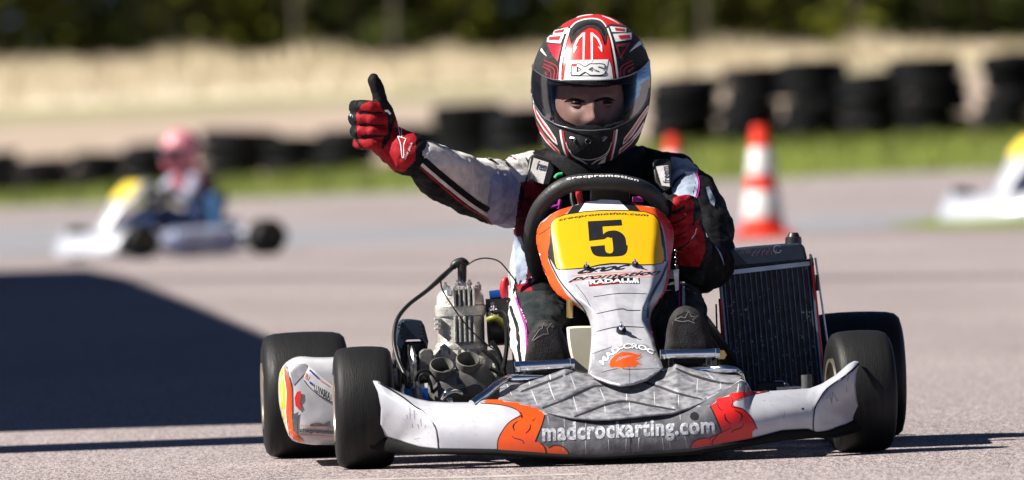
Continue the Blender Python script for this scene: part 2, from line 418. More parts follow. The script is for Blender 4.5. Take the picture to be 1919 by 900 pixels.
# ================================================================== THE SETTING
def speckle(name, c1, c2, c3, sx=250.0, sy=34.0, rough=0.8):
    m = bpy.data.materials.new(name); m.use_nodes = True; nt = m.node_tree; N = nt.nodes; L = nt.links; b = N['Principled BSDF']
    tc = N.new('ShaderNodeTexCoord'); mp = N.new('ShaderNodeMapping'); mp.inputs['Scale'].default_value = (sx, sy, sx); L.new(tc.outputs['Object'], mp.inputs[0])
    v = N.new('ShaderNodeTexVoronoi'); v.inputs['Scale'].default_value = 1.0; L.new(mp.outputs[0], v.inputs[0])
    sp = N.new('ShaderNodeSeparateColor'); L.new(v.outputs['Color'], sp.inputs[0])
    rp = N.new('ShaderNodeValToRGB'); L.new(sp.outputs[0], rp.inputs[0]); e = rp.color_ramp.elements
    e[0].position = 0.05; e[0].color = (*c2, 1); e[1].position = 0.45; e[1].color = (*c1, 1); k = e.new(0.95); k.color = (*c3, 1)
    n2 = N.new('ShaderNodeTexNoise'); n2.inputs['Scale'].default_value = 0.55; n2.inputs['Detail'].default_value = 6; mp2 = N.new('ShaderNodeMapping'); mp2.inputs['Scale'].default_value = (0.9, 0.22, 1); L.new(tc.outputs['Object'], mp2.inputs[0]); L.new(mp2.outputs[0], n2.inputs[0])
    mr = N.new('ShaderNodeMapRange'); L.new(n2.outputs[0], mr.inputs[0]); mr.inputs[1].default_value = 0.25; mr.inputs[2].default_value = 0.75; mr.inputs[3].default_value = 0.76; mr.inputs[4].default_value = 1.14
    mx = N.new('ShaderNodeMix'); mx.data_type = 'RGBA'; mx.blend_type = 'MULTIPLY'; mx.inputs[0].default_value = 1.0; L.new(rp.outputs[0], mx.inputs[6]); L.new(mr.outputs[0], mx.inputs[7]); L.new(mx.outputs[2], b.inputs['Base Color'])
    b.inputs['Roughness'].default_value = rough; b.inputs['Specular IOR Level'].default_value = 0.25
    bp = N.new('ShaderNodeBump'); bp.inputs['Strength'].default_value = 0.35; bp.inputs['Distance'].default_value = 0.004; L.new(v.outputs['Distance'], bp.inputs['Height']); L.new(bp.outputs[0], b.inputs['Normal'])
    return m
M_ASPH = speckle('asphalt', (0.268, 0.225, 0.224), (0.115, 0.097, 0.1), (0.42, 0.36, 0.352))
M_LANE = speckle('grey_asphalt', (0.235, 0.23, 0.255), (0.16, 0.16, 0.17), (0.33, 0.33, 0.35))
M_GRASS = mat('verge_grass', (0.16, 0.205, 0.014), 0.8, col2=(0.095, 0.12, 0.012), vscale=0.7, stretch=(1, 0.35, 1))
M_BLADE = mat('grass_blades', (0.16, 0.185, 0.018), 0.7, col2=(0.09, 0.105, 0.014), vscale=1.5)
M_DRY = mat('dry_grass', (0.62, 0.53, 0.41), 0.9, col2=(0.42, 0.37, 0.24), vscale=0.3, stretch=(1, 0.10, 1), detail=8)
M_DIRT = mat('pale_dirt', (0.38, 0.295, 0.235), 0.95, col2=(0.29, 0.225, 0.17), vscale=0.4, stretch=(1, 0.3, 1))
M_OLIVE = mat('rough_grass', (0.29, 0.26, 0.14), 0.9, col2=(0.21, 0.19, 0.10), vscale=0.3, stretch=(1, 0.3, 1))

ROWS = [  # (name row) distance and height at the photo's left and right edge
    (-30, 0, -30, 0), (20, 0, 20, 0), (70, 0, 70, 0), (100, 0, 96, 0), (163, 0.0, 140, 0.18), (200, 0.02, 145, 0.48), (235, 0.10, 150, 0.75), (250, 0.72, 168, 0.95), (305, 1.52, 300, 2.2), (322, 2.03, 318, 2.45), (402, 3.75, 402, 3.15), (470, 4.6, 470, 4.2), (1500, 7, 1500, 7)]
TL_X = [-600, 0, 440, 800, 985, 1290, 1919, 2500]; TL_D = [275, 235, 205, 182, 170, 152, 150, 150]; TL_C = [342, 334, 319, 303, 294, 268, 272, 272]
def tline(px):                      # foot of the tyre row
    D = float(np.interp(px, TL_X, TL_D)); c = float(np.interp(px, TL_X, TL_C)); return D, CAM.z - (c - 267) * D / F_PX
def terr(px, row):
    a = ROWS[row]; u = px / 1919.0; uc = min(max(u, -0.3), 1.3)
    D = a[0] * (1 - uc) + a[2] * uc; z = a[1] * (1 - uc) + a[3] * uc
    if row in (5, 6, 7):
        D6, z6 = tline(px); a4 = ROWS[4]; D4 = a4[0] * (1 - uc) + a4[2] * uc; z4 = a4[1] * (1 - uc) + a4[3] * uc; D6 = max(D6, D4 + 4)
        D, z = {5: ((D4 + D6) / 2, z4 * .45 + z6 * .55), 6: (D6 + 1.2, z6), 7: (D6 + 18, max(z6 + .1, z))}[row]
    sc = F_PX / D if D > 15 else F_PX / 15
    return Vector(((px - 959.5) / sc if D > 15 else (px - 959.5) / 12.0, CAM.y + D, z))
def sheet(name, rows, m, pxs=None, lift=0.0, kind='structure'):
    pxs = pxs or list(range(-6000, 8001, 500)); b = MB()
    G = []
    for a, c in zip(rows, rows[1:]):
        for k in range(4): G.append([terr(p, a).lerp(terr(p, c), k / 4) + Vector((0, 0, lift)) for p in pxs])
    G.append([terr(p, rows[-1]) + Vector((0, 0, lift)) for p in pxs])
    o = b.grid(G).build(name, m, None, True); o['kind'] = kind; return o
WIDE = [-60000, -20000, -6000, -3000] + list(range(-1200, 3001, 100)) + [4500, 8000, 22000, 60000]
sheet('asphalt_track', [0, 1, 2, 3, 4], M_ASPH, WIDE)
sheet('grass_bank', [4, 5, 6], M_GRASS, WIDE)
d1 = sheet('dirt_strip', [6, 7, 8], M_DIRT, WIDE)
sheet('rough_grass_strip', [8, 9], M_OLIVE, WIDE)
sheet('dry_field', [9, 10, 11, 12], M_DRY, WIDE)
# the greyer lane of asphalt farther back, the tar joint and the worn paint line
def gstrip(name, pts_near, pts_far, m, lift=0.004, n=24):
    A = resample([tuple(ground(*p)) for p in pts_near], n); B = resample([tuple(ground(*p)) for p in pts_far], n)
    G = [[Vector(a) + Vector((0, 0, lift)) for a in A], [(Vector(a) + Vector(b)) / 2 + Vector((0, 0, lift)) for a, b in zip(A, B)], [Vector(b) + Vector((0, 0, lift)) for b in B]]
    o = MB().grid(G).build(name, m, None, True); o['kind'] = 'structure'; return o
gstrip('grey_asphalt_lane', [(-900, 508), (0, 481), (960, 452), (1919, 424), (2600, 404)], [(-900, 456), (0, 426), (960, 404), (1919, 384), (2600, 368)], M_LANE)
M_TAR = mat('tar_joint', (0.07, 0.06, 0.06), 0.8, var=0.4, vscale=3)
gstrip('tar_joint', [(-400, 535), (340, 523), (960, 523.5), (1540, 524), (2300, 515)], [(-400, 533.6), (340, 521.4), (960, 522), (1540, 522.4), (2300, 513.5)], M_TAR)
M_LINE = mat('worn_line_paint', (0.52, 0.47, 0.44), 0.7, col2=(0.27, 0.225, 0.205), vscale=14, detail=8)
gstrip('worn_paint_line', [(560, 903), (800, 898.5), (1000, 893), (1100, 890)], [(560, 899.5), (800, 895), (1000, 889.5), (1100, 887)], M_LINE, .0006)
gp = MB()                                                     # grass island in front of the kart at the right
isl = [ground(*p) for p in sm2([(1660, 424), (1760, 429), (1900, 428), (2300, 418), (2600, 396), (2300, 392), (2000, 404), (1820, 415)], 5, True)]
cen = sum(isl, Vector()) / len(isl)
gp.add([p + Vector((0, 0, 0.004)) for p in isl] + [p.lerp(cen, 0.25) + Vector((0, 0, 0.05)) for p in isl] + [cen + Vector((0, 0, 0.07))],
       [(i, (i + 1) % len(isl), (i + 1) % len(isl) + len(isl), i + len(isl)) for i in range(len(isl))] + [(i + len(isl), (i + 1) % len(isl) + len(isl), 2 * len(isl)) for i in range(len(isl))])
o = gp.build('grass_island', M_GRASS, None, True); o['kind'] = 'structure'
rg = random.Random(3)
def blades(name, spots, m, hmin, hmax, wd, label):
    V = []; Fc = []
    for p in spots:
        for k in range(3):
            a = rg.uniform(0, 6.28); h = rg.uniform(hmin, hmax) * (1 + (1.5 * max(0, noise.noise(Vector((p.x * .45, p.y * .02, 1)))) if hmax > .3 else 0)); q = Vector((math.cos(a), math.sin(a), 0)); ln = Vector((rg.uniform(-.4, .4), rg.uniform(-.4, .4), 1)) * h
            c = p + Vector((rg.uniform(-.1, .1), rg.uniform(-.1, .1), -0.02)); n = len(V)
            V += [c - q * wd, c + q * wd, c + ln * .6 + q * wd * .7, c + ln, c + ln * .6 - q * wd * .7]; Fc.append((n, n + 1, n + 2, n + 3, n + 4))
    o = mk(name, V, Fc, m, None, False); o['kind'] = 'stuff'; o['label'] = label; o['category'] = 'grass'; return o
def spot(px, r, t): return terr(px, r).lerp(terr(px, r + 1), t)
blades('grass', [spot(rg.uniform(-500, 2400), rg.choice([4, 5, 5]), rg.random()) for _ in range(5200)], M_BLADE, 0.05, 0.16, 0.012, 'short green grass on the bank below the tyres')
blades('dry_grass', [spot(rg.uniform(-500, 2400), 9, 1 - rg.random() ** 2.2 * .98) for _ in range(5200)], mat('dry_blades', (0.63, 0.53, 0.40), 0.9, col2=(0.42, 0.36, 0.23), vscale=0.45), 0.15, 0.6, 0.03, 'tall pale dry grass in the field before the trees')

# ---- wood behind the field: spruces and a few bare trunks
M_NEEDLE = mat('spruce_needles', (0.07, 0.088, 0.016), 0.8, spec=.1, col2=(0.025, 0.033, 0.008), vscale=1.1, rnd=0.6)
M_NEEDLE2 = mat('yellow_green_needles', (0.18, 0.19, 0.022), 0.8, spec=.1, col2=(0.07, 0.08, 0.012), vscale=0.9, rnd=0.35)
M_BARK = mat('bark', (0.10, 0.075, 0.05), 0.9, var=0.5, vscale=6, bump=0.4, bscale=12)
def spruce(seed, H, rad, mneedle, lab, low=0.1):
    r = random.Random(seed); t = thing('spruce_tree', lab, 'tree', group='spruces of the wood behind the field')
    b = MB(); pts = [(r.uniform(-.06, .06), r.uniform(-.06, .06), z) for z in (0, H * .3, H * .65, H)]; b.tube(pts, [0.14, 0.11, 0.07, 0.02], 8)
    V = []; Fc = []
    for i in range(int(H * 9)):
        z = low + (H - low) * (i / (H * 9)) ** 1.08; br = rad * (1 - z / H) ** 0.75 * r.uniform(.7, 1.1) + .12; a = r.uniform(0, 6.28); d = Vector((math.cos(a), math.sin(a), 0))
        b.tube([(0, 0, z), tuple(d * br * .5 + Vector((0, 0, z + .05))), tuple(d * br * .95 + Vector((0, 0, z - .18)))], [.02, .012, .004], 4, smooth=False)
        for k in range(18):
            s_ = r.uniform(.12, 1); c = d * br * s_ + Vector((r.uniform(-.16, .16), r.uniform(-.16, .16), z - .18 * s_ + r.uniform(-.12, .08)))
            for m_ in range(2):
                q = Vector((r.gauss(0, 1), r.gauss(0, 1), r.gauss(0, .5))).normalized(); u = (d * .7 + Vector((r.uniform(-.6, .6), r.uniform(-.6, .6), r.uniform(-.7, .1)))).normalized()
                wv = u.cross(q).normalized() * r.uniform(.04, .09); ln = u * r.uniform(.18, .38); n = len(V)
                V += [c - wv, c + wv, c + ln + wv * .3, c + ln - wv * .3]; Fc.append((n, n + 1, n + 2, n + 3))
    b.build('trunk', M_BARK, t, True); mk('crown', V, Fc, mneedle, t, False); return t
LB1 = 'dark spruce tree in the wood behind the dry field'
protos = [spruce(11, 7.5, 1.6, M_NEEDLE, LB1), spruce(12, 8.5, 1.8, M_NEEDLE, LB1), spruce(13, 6.5, 1.45, M_NEEDLE2, 'yellow green spruce tree in the wood behind the dry field')]
rt = random.Random(21); first = [True] * 3
for row, D, step in ((0, 404, 1.25), (1, 408.5, 1.5), (2, 413, 1.5), (3, 417, 1.4)):
    x = -21.0 + row * .5
    while x < 21.5:
        k = rt.choices((0, 1, 2), (5, 4, 3 if row == 0 else 1))[0]
        if first[k]: o = protos[k]; first[k] = False
        else: o = copy_tree(protos[k])
        o.location = (x, CAM.y + D + rt.uniform(-1.2, 1.2), 3.45 - .0145 * (x) + (D - 402) * .008); o.rotation_euler = (0, 0, rt.uniform(0, 6.28)); s_ = rt.uniform(.85, 1.2); o.scale = (s_, s_, s_)
        x += step * rt.uniform(.6, 1.5)
def bare_tree(px, D, lab, lean):                              # grey trunks standing at the edge of the wood
    p = at(px, 95 - (px - 960) * .02, D); t = thing('bare_tree', lab, 'tree', off=None); t.location = (p.x, p.y, terr(px, 10).z - .1)
    r = random.Random(int(px)); b = MB(); b.tube([(0, 0, 0), (lean * .3, 0, 2.2), (lean * .5, .1, 4.5), (lean, 0, 7)], [.13, .11, .08, .03], 9)
    b.build('trunk', mat('grey_bark', (0.075, 0.062, 0.045), 0.9, var=0.4, vscale=5), t, True)
    c = MB()
    for k in range(26):
        z = r.uniform(2.4, 6.6); a = r.uniform(0, 6.28); L = r.uniform(.5, 1.6) * (1.1 - z / 9)
        c.tube([(lean * z / 7, 0, z), (lean * z / 7 + math.cos(a) * L * .5, math.sin(a) * L * .5, z + .3), (lean * z / 7 + math.cos(a) * L, math.sin(a) * L, z + .9)], [.04, .025, .006], 5)
    c.build('crown', mat('twigs', (0.18, 0.13, 0.09), 0.9, var=0.3), t, True)
bare_tree(737, 401, 'grey bare tree trunk at the wood edge left of the driver', .3)
bare_tree(560, 402, 'thin grey bare tree among the spruces on the left', -.2)
bare_tree(1320, 401.5, 'grey bare tree at the wood edge right of the helmet', .2)

# ---- stacked tyres along the bank
def tyre_mesh(R0, w):
    prof = [(R0 * .56, -w * .32), (R0 * .62, -w * .46), (R0 * .82, -w * .5), (R0 * .95, -w * .42), (R0, -w * .25), (R0, w * .25), (R0 * .95, w * .42), (R0 * .82, w * .5), (R0 * .62, w * .46), (R0 * .56, w * .32)]
    return MB().lathe(prof, (0, 0, w / 2), (0, 0, 1), 28)
tyre_proto = None
def stack(px, bot, wpx, D, n, hpx, lean, where):
    global tyre_proto
    D, zf = tline(px); sc = D / F_PX; b = Vector(((px - 959.5) * sc, CAM.y + D, zf - .02)); h = hpx * 1.24 * sc / n; s_ = wpx * 1.36 * sc / .66
    for k in range(n):
        if tyre_proto is None:
            tyre_proto = tyre_mesh(.33, .2).build('old_tyre', mat('old_tyre_rubber', (0.0055, 0.0055, 0.007), 0.7, var=0.5, vscale=8, rnd=0.4, spec=.12), None, 'angle')
            o = tyre_proto; o['category'] = 'tyre'; o['group'] = 'old tyres stacked along the bank'
        else: o = tyre_proto.copy(); COL.objects.link(o)
        o['label'] = ('lowest', 'second', 'third' if n > 3 else 'topmost', 'topmost')[k] + ' old black tyre of the stack ' + where
        o.location = b + Vector((lean * k * h + rt.uniform(-.07, .07) * s_, rt.uniform(-.07, .07), k * h)); o.scale = (s_ * rt.uniform(.95, 1.05), s_, h / .2 * 1.0)
        o.rotation_euler = (rt.uniform(-.08, .08), rt.uniform(-.08, .08) + lean * .4, rt.uniform(0, 6.28))
for a in ((1290, 247, 98, 152, 4, 92, 0, 'just right of the helmet'),
          (1416, 246, 86, 152, 4, 106, .05, 'behind the orange cone tip'),
          (1537, 246, 100, 151, 4, 112, -.03, 'right of the full traffic cone'),
          (1648, 242, 96, 151, 4, 94, 0, 'second right of the traffic cone'),
          (1768, 240, 104, 150, 4, 114, -.12, 'leaning third right of the traffic cone'),
          (1902, 234, 92, 150, 4, 118, .05, 'at the right edge of the picture'),
          (985, 286, 90, 178, 3, 76, 0, 'just left of the helmet'),
          (890, 295, 100, 182, 3, 88, 0, 'above the raised forearm'),
          (795, 300, 92, 188, 3, 62, .05, 'behind the red glove cuff'),
          (655, 316, 90, 200, 3, 64, 0, 'left of the red glove'),
          (560, 322, 90, 205, 3, 58, 0, 'second left of the red glove'),
          (440, 330, 112, 212, 3, 76, 0, 'right of the pink helmet'),
          (290, 340, 84, 220, 3, 62, 0, 'behind the pink helmet'),
          (200, 347, 84, 225, 3, 54, 0, 'above the left kart nose'),
          (90, 352, 88, 230, 3, 50, 0, 'second from the left edge'),
          (5, 358, 60, 235, 3, 66, 0, 'at the left edge of the picture')):
    stack(*a)

# ---- traffic cones
def cone(px, base, hpx, D, lab):
    g = ground(px, base); D = g.y - CAM.y; H = hpx * D / F_PX
    t = thing('traffic_cone', lab, 'traffic cone', group='traffic cones beside the track'); t.location = (g.x, g.y, 0)
    mo = mat('cone_orange', (0.62, 0.03, 0.010), 0.6, spec=.2, var=0.12); mw = mat('cone_white', (0.62, 0.61, 0.60), 0.45, var=0.12)
    r = lambda z: H * (.195 - .122 * z / H)
    MB().box((0, 0, H * .03), (H * .56, H * .56, H * .06), taper=.94).build('base', mo, t, bevel=.01)
    b = MB().lathe([(r(0) + .012, H * .06), (r(H * .1), H * .1), (r(H), H * .985), (r(H) * .8, H), (r(H) * .6, H * .985)], (0, 0, 0), (0, 0, 1), 28); b.build('body', mo, t)
    for z0, z1 in ((.18, .42), (.56, .80)):
        MB().lathe([(r(H * z0), H * z0), (r(H * z0) + .004, H * z0 + .004), (r(H * z1) + .004, H * z1 - .004), (r(H * z1), H * z1)], (0, 0, 0), (0, 0, 1), 28).build('reflective_band', mw, t)
    return t
cone(1431, 447, 212, 0, 'orange and white traffic cone standing in full view right of the driver')
cone(1266, 422, 168, 0, 'orange traffic cone half hidden behind the driver shoulder')

# ---- unseen building and pillar, guessed and shaped to cast the shade on the track
H = 4.0; sh = Vector((-SDIR.x, -SDIR.y, 0)) / SDIR.z
edge = [ground(*p) - sh * H for p in ((700, 787), (640, 688), (500, 628), (350, 564), (230, 517), (160, 503))]
plan = edge + [Vector((edge[-1].x - 3.0, edge[-1].y + .6, 0)), Vector((edge[0].x - 7, edge[-1].y + .6, 0)), Vector((edge[0].x - 7, edge[0].y, 0))]
pb = thing('unseen_shade_building', 'unseen long low building added at the left to cast shade on the track', 'building')
pb.location = (0, 0, 0)
inn = [p + Vector((-.35, .2 if i < 4 else -.2, 0)) for i, p in enumerate(plan)]
MB().prism(inn, (0, 0, H - .25)).build('wall', mat('render_wall', (0.5, 0.47, 0.43), 0.9, var=0.15, vscale=2), pb, False)
MB().prism([p + Vector((0, 0, H - .24)) for p in plan], (0, 0, .24)).build('roof', mat('roof_felt', (0.08, 0.08, 0.085), 0.9, var=0.2), pb, False)
g0, g1 = ground(560, 829), ground(560, 815); gm = (g0 + g1) / 2 - sh * 4.4; wd = (g1 - g0).length
MB().box((0, 0, 2.2), (.16, wd, 4.4)).build('unseen_shade_pillar', mat('pillar_grey', (0.4, 0.4, 0.42), 0.6, var=0.2), None, bevel=.02)
o = bpy.data.objects['unseen_shade_pillar']; o.location = (gm.x, gm.y, 0); o['label'] = 'unseen tall narrow pillar added left of the track to cast a thin shadow line'; o['category'] = 'pillar'

# ================================================================== THE KART
kart = thing('racing_kart', 'orange and silver racing kart with yellow number five plate', 'kart', KM)
# ---- wheels
def wheel(c, r, wd, steer, rr, lab=None):
    c = Vector(c); ax = Matrix.Rotation(steer, 3, 'Z') @ Vector((1, 0, 0)); h = wd / 2
    rim = MB().lathe([(rr * .93, -h * .99), (rr * 1.03, -h * 1.01), (rr * 1.03, -h * .86), (rr * .86, -h * .75), (rr * .82, -h * .2), (rr * .82, h * .2), (rr * .86, h * .75), (rr * 1.03, h * .86), (rr * 1.03, h * 1.01), (rr * .93, h * .99), (rr * .80, h * .68), (rr * .74, h * .18), (.02, h * .12), (.02, -h * .12), (rr * .74, -h * .18), (rr * .80, -h * .68)], c, ax, 48, closed=True).build('wheel', M_RIM, kart)
    P = [(rr * .98, -h * .84), (rr * 1.06, -h * .93), (rr * 1.3, -h * 1.0), (r - .030, -h * .985), (r - .014, -h * .94), (r - .006, -h * .85), (r - .002, -h * .68), (r, -h * .35), (r + .0006, 0)]
    P = P + [(a, -t) for a, t in P[-2::-1]]
    b = MB(); b.lathe(P, c, ax, 72); nf = 72
    b.mi = [1 if (i // nf) < 3 or (i // nf) > len(P) - 5 else 0 for i in range(len(b.f))]
    b.build('tyre', None, rim, True, mats=[M_RUB, M_SIDE])
    hub = MB(); hub.cyl(c - ax * h * .75, c + ax * h * .75, .019); hub.build('hub', M_HUB, rim)
    for k in range(3):
        a = k * 2.094 + .4; q = Vector((0, math.cos(a), math.sin(a))) * rr * .5
        q = Matrix.Rotation(steer, 3, 'Z') @ q
        MB().cyl(c + q - ax * h * .3, c + q + ax * h * .3, .006, n=6).build('wheel_bolt', M_HUB, rim)
    return rim
FL = K(682, 765, 0); FRt = K(1612, 733, 0)
wheel((FL.x, 0, .131), .131, .128, R(-1.0), .070)
wheel((FRt.x, 0, .131), .131, .130, R(4.5), .070)
RL = K(572, 740, 1.05); RR_ = K(1606, 710, 1.05)
wheel((RL.x, 1.05, .1405), .1405, .192, 0, .072)
wheel((RR_.x, 1.05, .143), .143, .205, 0, .072)
# ---- frame, axle, floor tray
fr = MB()
cx = (FL.x + FRt.x) / 2; cr = (RL.x + RR_.x) / 2
for s in (-1, 1):
    fr.tube([(cx + s * .16, -.22, .075), (cx + s * .19, -.05, .06), (cx + s * .33, .25, .06), (cr + s * .34, .75, .06), (cr + s * .33, 1.2, .07)], .015, 10)
    fr.tube([(cx + s * .19, -.02, .065), (cx + s * .34, .0, .10), (cx + s * .42, .0, .131)], .014, 10)
    fr.tube([(cx + s * .42, .0, .09), (cx + s * .42, .0, .17)], .012, 10, smooth=False)
fr.tube([(cx - .3, .2, .06), (cx + .3, .2, .06)], .014, 10, smooth=False); fr.tube([(cr - .34, .78, .06), (cr + .34, .78, .06)], .014, 10, smooth=False); fr.tube([(cr - .34, 1.18, .07), (cr + .34, 1.18, .07)], .014, 10, smooth=False)
fr.build('chassis_frame', mat('frame_grey', (0.2, 0.2, 0.21), 0.35, metal=.6, var=0.3), kart)
MB().cyl((RL.x - .02, 1.05, .135), (RR_.x + .02, 1.05, .135), .02, n=20).build('rear_axle', M_HUB, kart)
MB().box((cx, .1, .045), (.52, .62, .004)).build('floor_tray', M_GREYP, kart)
rb = MB(); rb.tube([(cr - .55, 1.25, .14), (cr - .5, 1.3, .14), (cr, 1.32, .15), (cr + .5, 1.3, .14), (cr + .55, 1.25, .14)], .05, 12); rb.build('rear_bumper', M_BLACK, kart)
for s in (-1, 1):
    MB().tube([(cx + s * .05, .18, .13), (cx + s * .2, .1, .125), (cx + s * .44, .07, .125)], .007, 8).build('tie_rod', M_HUB, kart)
    MB().cyl((cx + s * .40, 0, .131), (cx + s * .51, 0, .131), .012, n=10).build('stub_axle', M_HUB, kart)

# ---- front bumper
def dens(pts): return sm2(pts, 4)
BT = [(698, 713), (709, 714), (729, 726), (756, 738), (780, 747), (804, 752), (836, 754), (891, 754), (912, 749), (940, 749), (976, 756), (1006, 764), (1040, 772), (1074, 779), (1120, 782), (1144, 780), (1220, 772), (1260, 769), (1292, 759), (1320, 747), (1350, 734), (1372, 722), (1388, 710), (1400, 716), (1408, 733), (1441, 733), (1517, 728), (1539, 720), (1566, 703), (1590, 682), (1602, 676), (1612, 679)]
BB = [(709, 815), (738, 824), (787, 838), (822, 842), (880, 843), (931, 844), (1020, 850), (1064, 853), (1120, 854), (1180, 850), (1292, 843), (1340, 835), (1410, 822), (1466, 807), (1514, 804), (1532, 810), (1551, 807), (1588, 795), (1615, 781)]
BL = [(698, 713), (708, 735), (714, 765), (713, 795), (709, 815)]; BR = [(1612, 679), (1605, 699), (1603, 723), (1606, 753), (1615, 781)]
CRL = [(709, 717), (735, 732), (757, 746), (776, 761), (791, 770), (804, 783), (816, 801), (820, 821), (822, 845)]
CRR = [(1610, 682), (1585, 704), (1551, 728), (1536, 748), (1527, 767), (1524, 797), (1526, 815)]
G = coons(BT, BB, BL, BR, 230, 30); A = np.array(G).reshape(-1, 2)
def yline(line, xs, fill): l = sorted(line); return np.interp(xs, [p[0] for p in l], [p[1] for p in l])
def side(P, line, left):
    l = sorted(line, key=lambda p: p[1]); xc = np.interp(P[:, 1], [p[1] for p in l], [p[0] for p in l]); return (P[:, 0] < xc) if left else (P[:, 0] > xc)
dl = np.where(side(A, CRL, True), polydist(A, CRL), 0); dr = np.where(side(A, CRR, False), polydist(A, CRR), 0)
xr = np.abs((A[:, 0] - 1155) / 876.0); t = 1 - np.repeat(np.linspace(0, 1, 30), 230)
base = -.335 + .13 * (xr / .5) ** 2.4
dep = base + .012 * t + .052 * t ** 3 + .010 * np.sin(t * math.pi) * -1 + dl * PXM * 1.05 + dr * PXM * 1.0
gl = np.exp(-(polydist(A, CRL) / 3.0) ** 2) + np.exp(-(polydist(A, CRR) / 3.0) ** 2); dep += gl * .0
def bumper_depth(px, py): return float(dep[np.argmin(((A - np.array((px, py))) ** 2).sum(1))])
bm_ = MB().grid([[K(*A[i * 230 + j], dep[i * 230 + j]) for j in range(230)] for i in range(30)])
bump = bm_.build('front_bumper', M_WHITE, kart, True, solid=.006); BV = bvh_of(bump)
lipT = [(697, 822), (709, 815), (738, 824), (787, 838), (822, 842), (880, 843), (931, 844), (1020, 850), (1064, 853), (1120, 854), (1180, 850), (1292, 843), (1340, 835), (1410, 822), (1466, 807), (1514, 804), (1532, 810), (1551, 807), (1588, 795), (1615, 781), (1627, 787)]
lipB = [(694, 841), (712, 844), (736, 848), (787, 850), (822, 850), (880, 851), (931, 852), (1020, 858), (1064, 860), (1120, 861), (1180, 858), (1292, 853), (1340, 846), (1412, 833), (1466, 824), (1488, 823), (1529, 819), (1563, 820), (1590, 814), (1612, 808), (1629, 802)]
LT = resample(lipT, 120); LB = resample(lipB, 120); rows = []
for j in range(120):
    d0 = bumper_depth(*LT[j]) - .004
    rows.append([K(LT[j][0], LT[j][1] - 2, d0 + .05), K(*LT[j], d0), K((LT[j][0] + LB[j][0]) / 2, LT[j][1] * .65 + LB[j][1] * .35, d0 - .003), K(*LB[j], d0 - .002), K(LB[j][0], LB[j][1] + 2, d0 + .07)])
MB().grid([[rows[j][i] for j in range(120)] for i in range(5)]).build('lower_lip', mat('lip_plastic', (0.006, 0.006, 0.0065), 0.85, col2=(0.012, 0.012, 0.011), vscale=30, spec=.12), bump, True, solid=.003)
c5 = crop(900, 690, 5); c6 = crop(1180, 690, 5); c4 = crop(680, 670, 4.5); c7 = crop(1380, 650, 4.09)
cen_ = c5((605, 440), (575, 540), (515, 690), (560, 695), (640, 745), (760, 735), (820, 790), (828, 808), (1100, 812), (1400, 795)) + c6((560, 757), (590, 720), (640, 680), (730, 655), (800, 615), (870, 600), (800, 450), (755, 360), (700, 355), (560, 375)) + [(1270, 768), (1220, 771), (1144, 779), (1120, 781), (1074, 778), (1040, 772)]
decal('dark_scale_print', BV, [cen_, c6((900, 195), (960, 150), (1040, 92), (1105, 130), (1130, 210), (960, 240), (840, 285), (760, 350), (690, 360), (640, 350), (760, 270))], M_CROC, bump, .0010)
flL = c5((5, 305), (60, 286), (200, 288), (380, 318), (400, 348), (520, 362), (560, 392), (605, 440), (575, 540), (515, 690), (560, 700), (640, 748), (700, 722), (770, 735), (815, 775), (828, 808), (610, 797), (450, 782), (160, 762), (165, 680), (200, 600), (270, 510), (360, 450), (375, 425), (330, 385), (200, 345), (60, 330))
flR = c6((755, 355), (810, 320), (820, 285), (930, 265), (950, 235), (1100, 215), (1130, 212), (1300, 218)) + c7((250, 340), (150, 360), (60, 385), (5, 405)) + c6((965, 325), (975, 350), (1060, 380), (1140, 470), (1190, 560), (1150, 600), (1150, 655), (800, 716), (570, 750), (590, 705), (640, 670), (735, 652), (860, 600), (800, 450))
decal('flame_print', BV, [flL], M_ORANGE, bump, .0016); decal('flame_print', BV, [flR], M_RED, bump, .0016)
ink = [ribbon(c5((605, 440), (575, 540), (515, 690)), 2.2), ribbon(c5((560, 700), (600, 735), (620, 795)), [1.5, 3.5]), ribbon(c5((640, 748), (700, 722), (770, 735), (815, 775), (830, 808)), 1.8), ribbon(c5((160, 762), (165, 680), (200, 600), (270, 510), (375, 450), (390, 465)), [1.6, 1.6, 2.6]), ribbon(c5((375, 425), (330, 385), (200, 345), (0, 328)), 1.6), ribbon(c5((370, 415), (390, 440), (395, 470)), [3, 1]),
       ribbon(c5((355, 495), (315, 530), (310, 560), (322, 590)), [.8, 3.4, 1]), ribbon(c5((468, 525), (465, 570), (425, 612)), [.8, 2.6, .8]), ribbon(c5((295, 635), (320, 655), (380, 672), (402, 685), (405, 710)), [.8, 1.6, 1]), ribbon(c5((520, 468), (485, 500)), [.6, 1.6]),
       ribbon(c6((755, 355), (800, 450), (865, 605)), 2.6), ribbon(c6((570, 750), (590, 705), (640, 670), (740, 652)), 1.8), ribbon(c6((740, 672), (775, 640), (870, 600), (950, 560)), [2, 2.4, .8]), ribbon(c6((770, 715), (785, 670), (830, 620)), [3, 1.6]), ribbon(c6((965, 325), (960, 365), (1060, 385), (1150, 480), (1195, 575)), 1.9), ribbon(c6((890, 430), (900, 480), (945, 525)), [1, 3.2, 1.2]), ribbon(c6((985, 395), (1045, 430), (1050, 470), (1035, 495)), [1.2, 3.2, 1]), ribbon(c6((1065, 520), (1050, 555), (970, 585), (965, 610)), [1, 2.4, 1.4]), ribbon(c6((815, 320), (840, 375), (875, 405)), [1.2, 2.2, .8]), ribbon(c6((955, 270), (965, 320)), 2), ribbon(c7((250, 342), (150, 362), (60, 388), (0, 410)), 1.2), ribbon(c6((1130, 215), (1300, 222)), 1.0)]
decal('print_outline', BV, ink, M_INK, bump, .0022, 3)
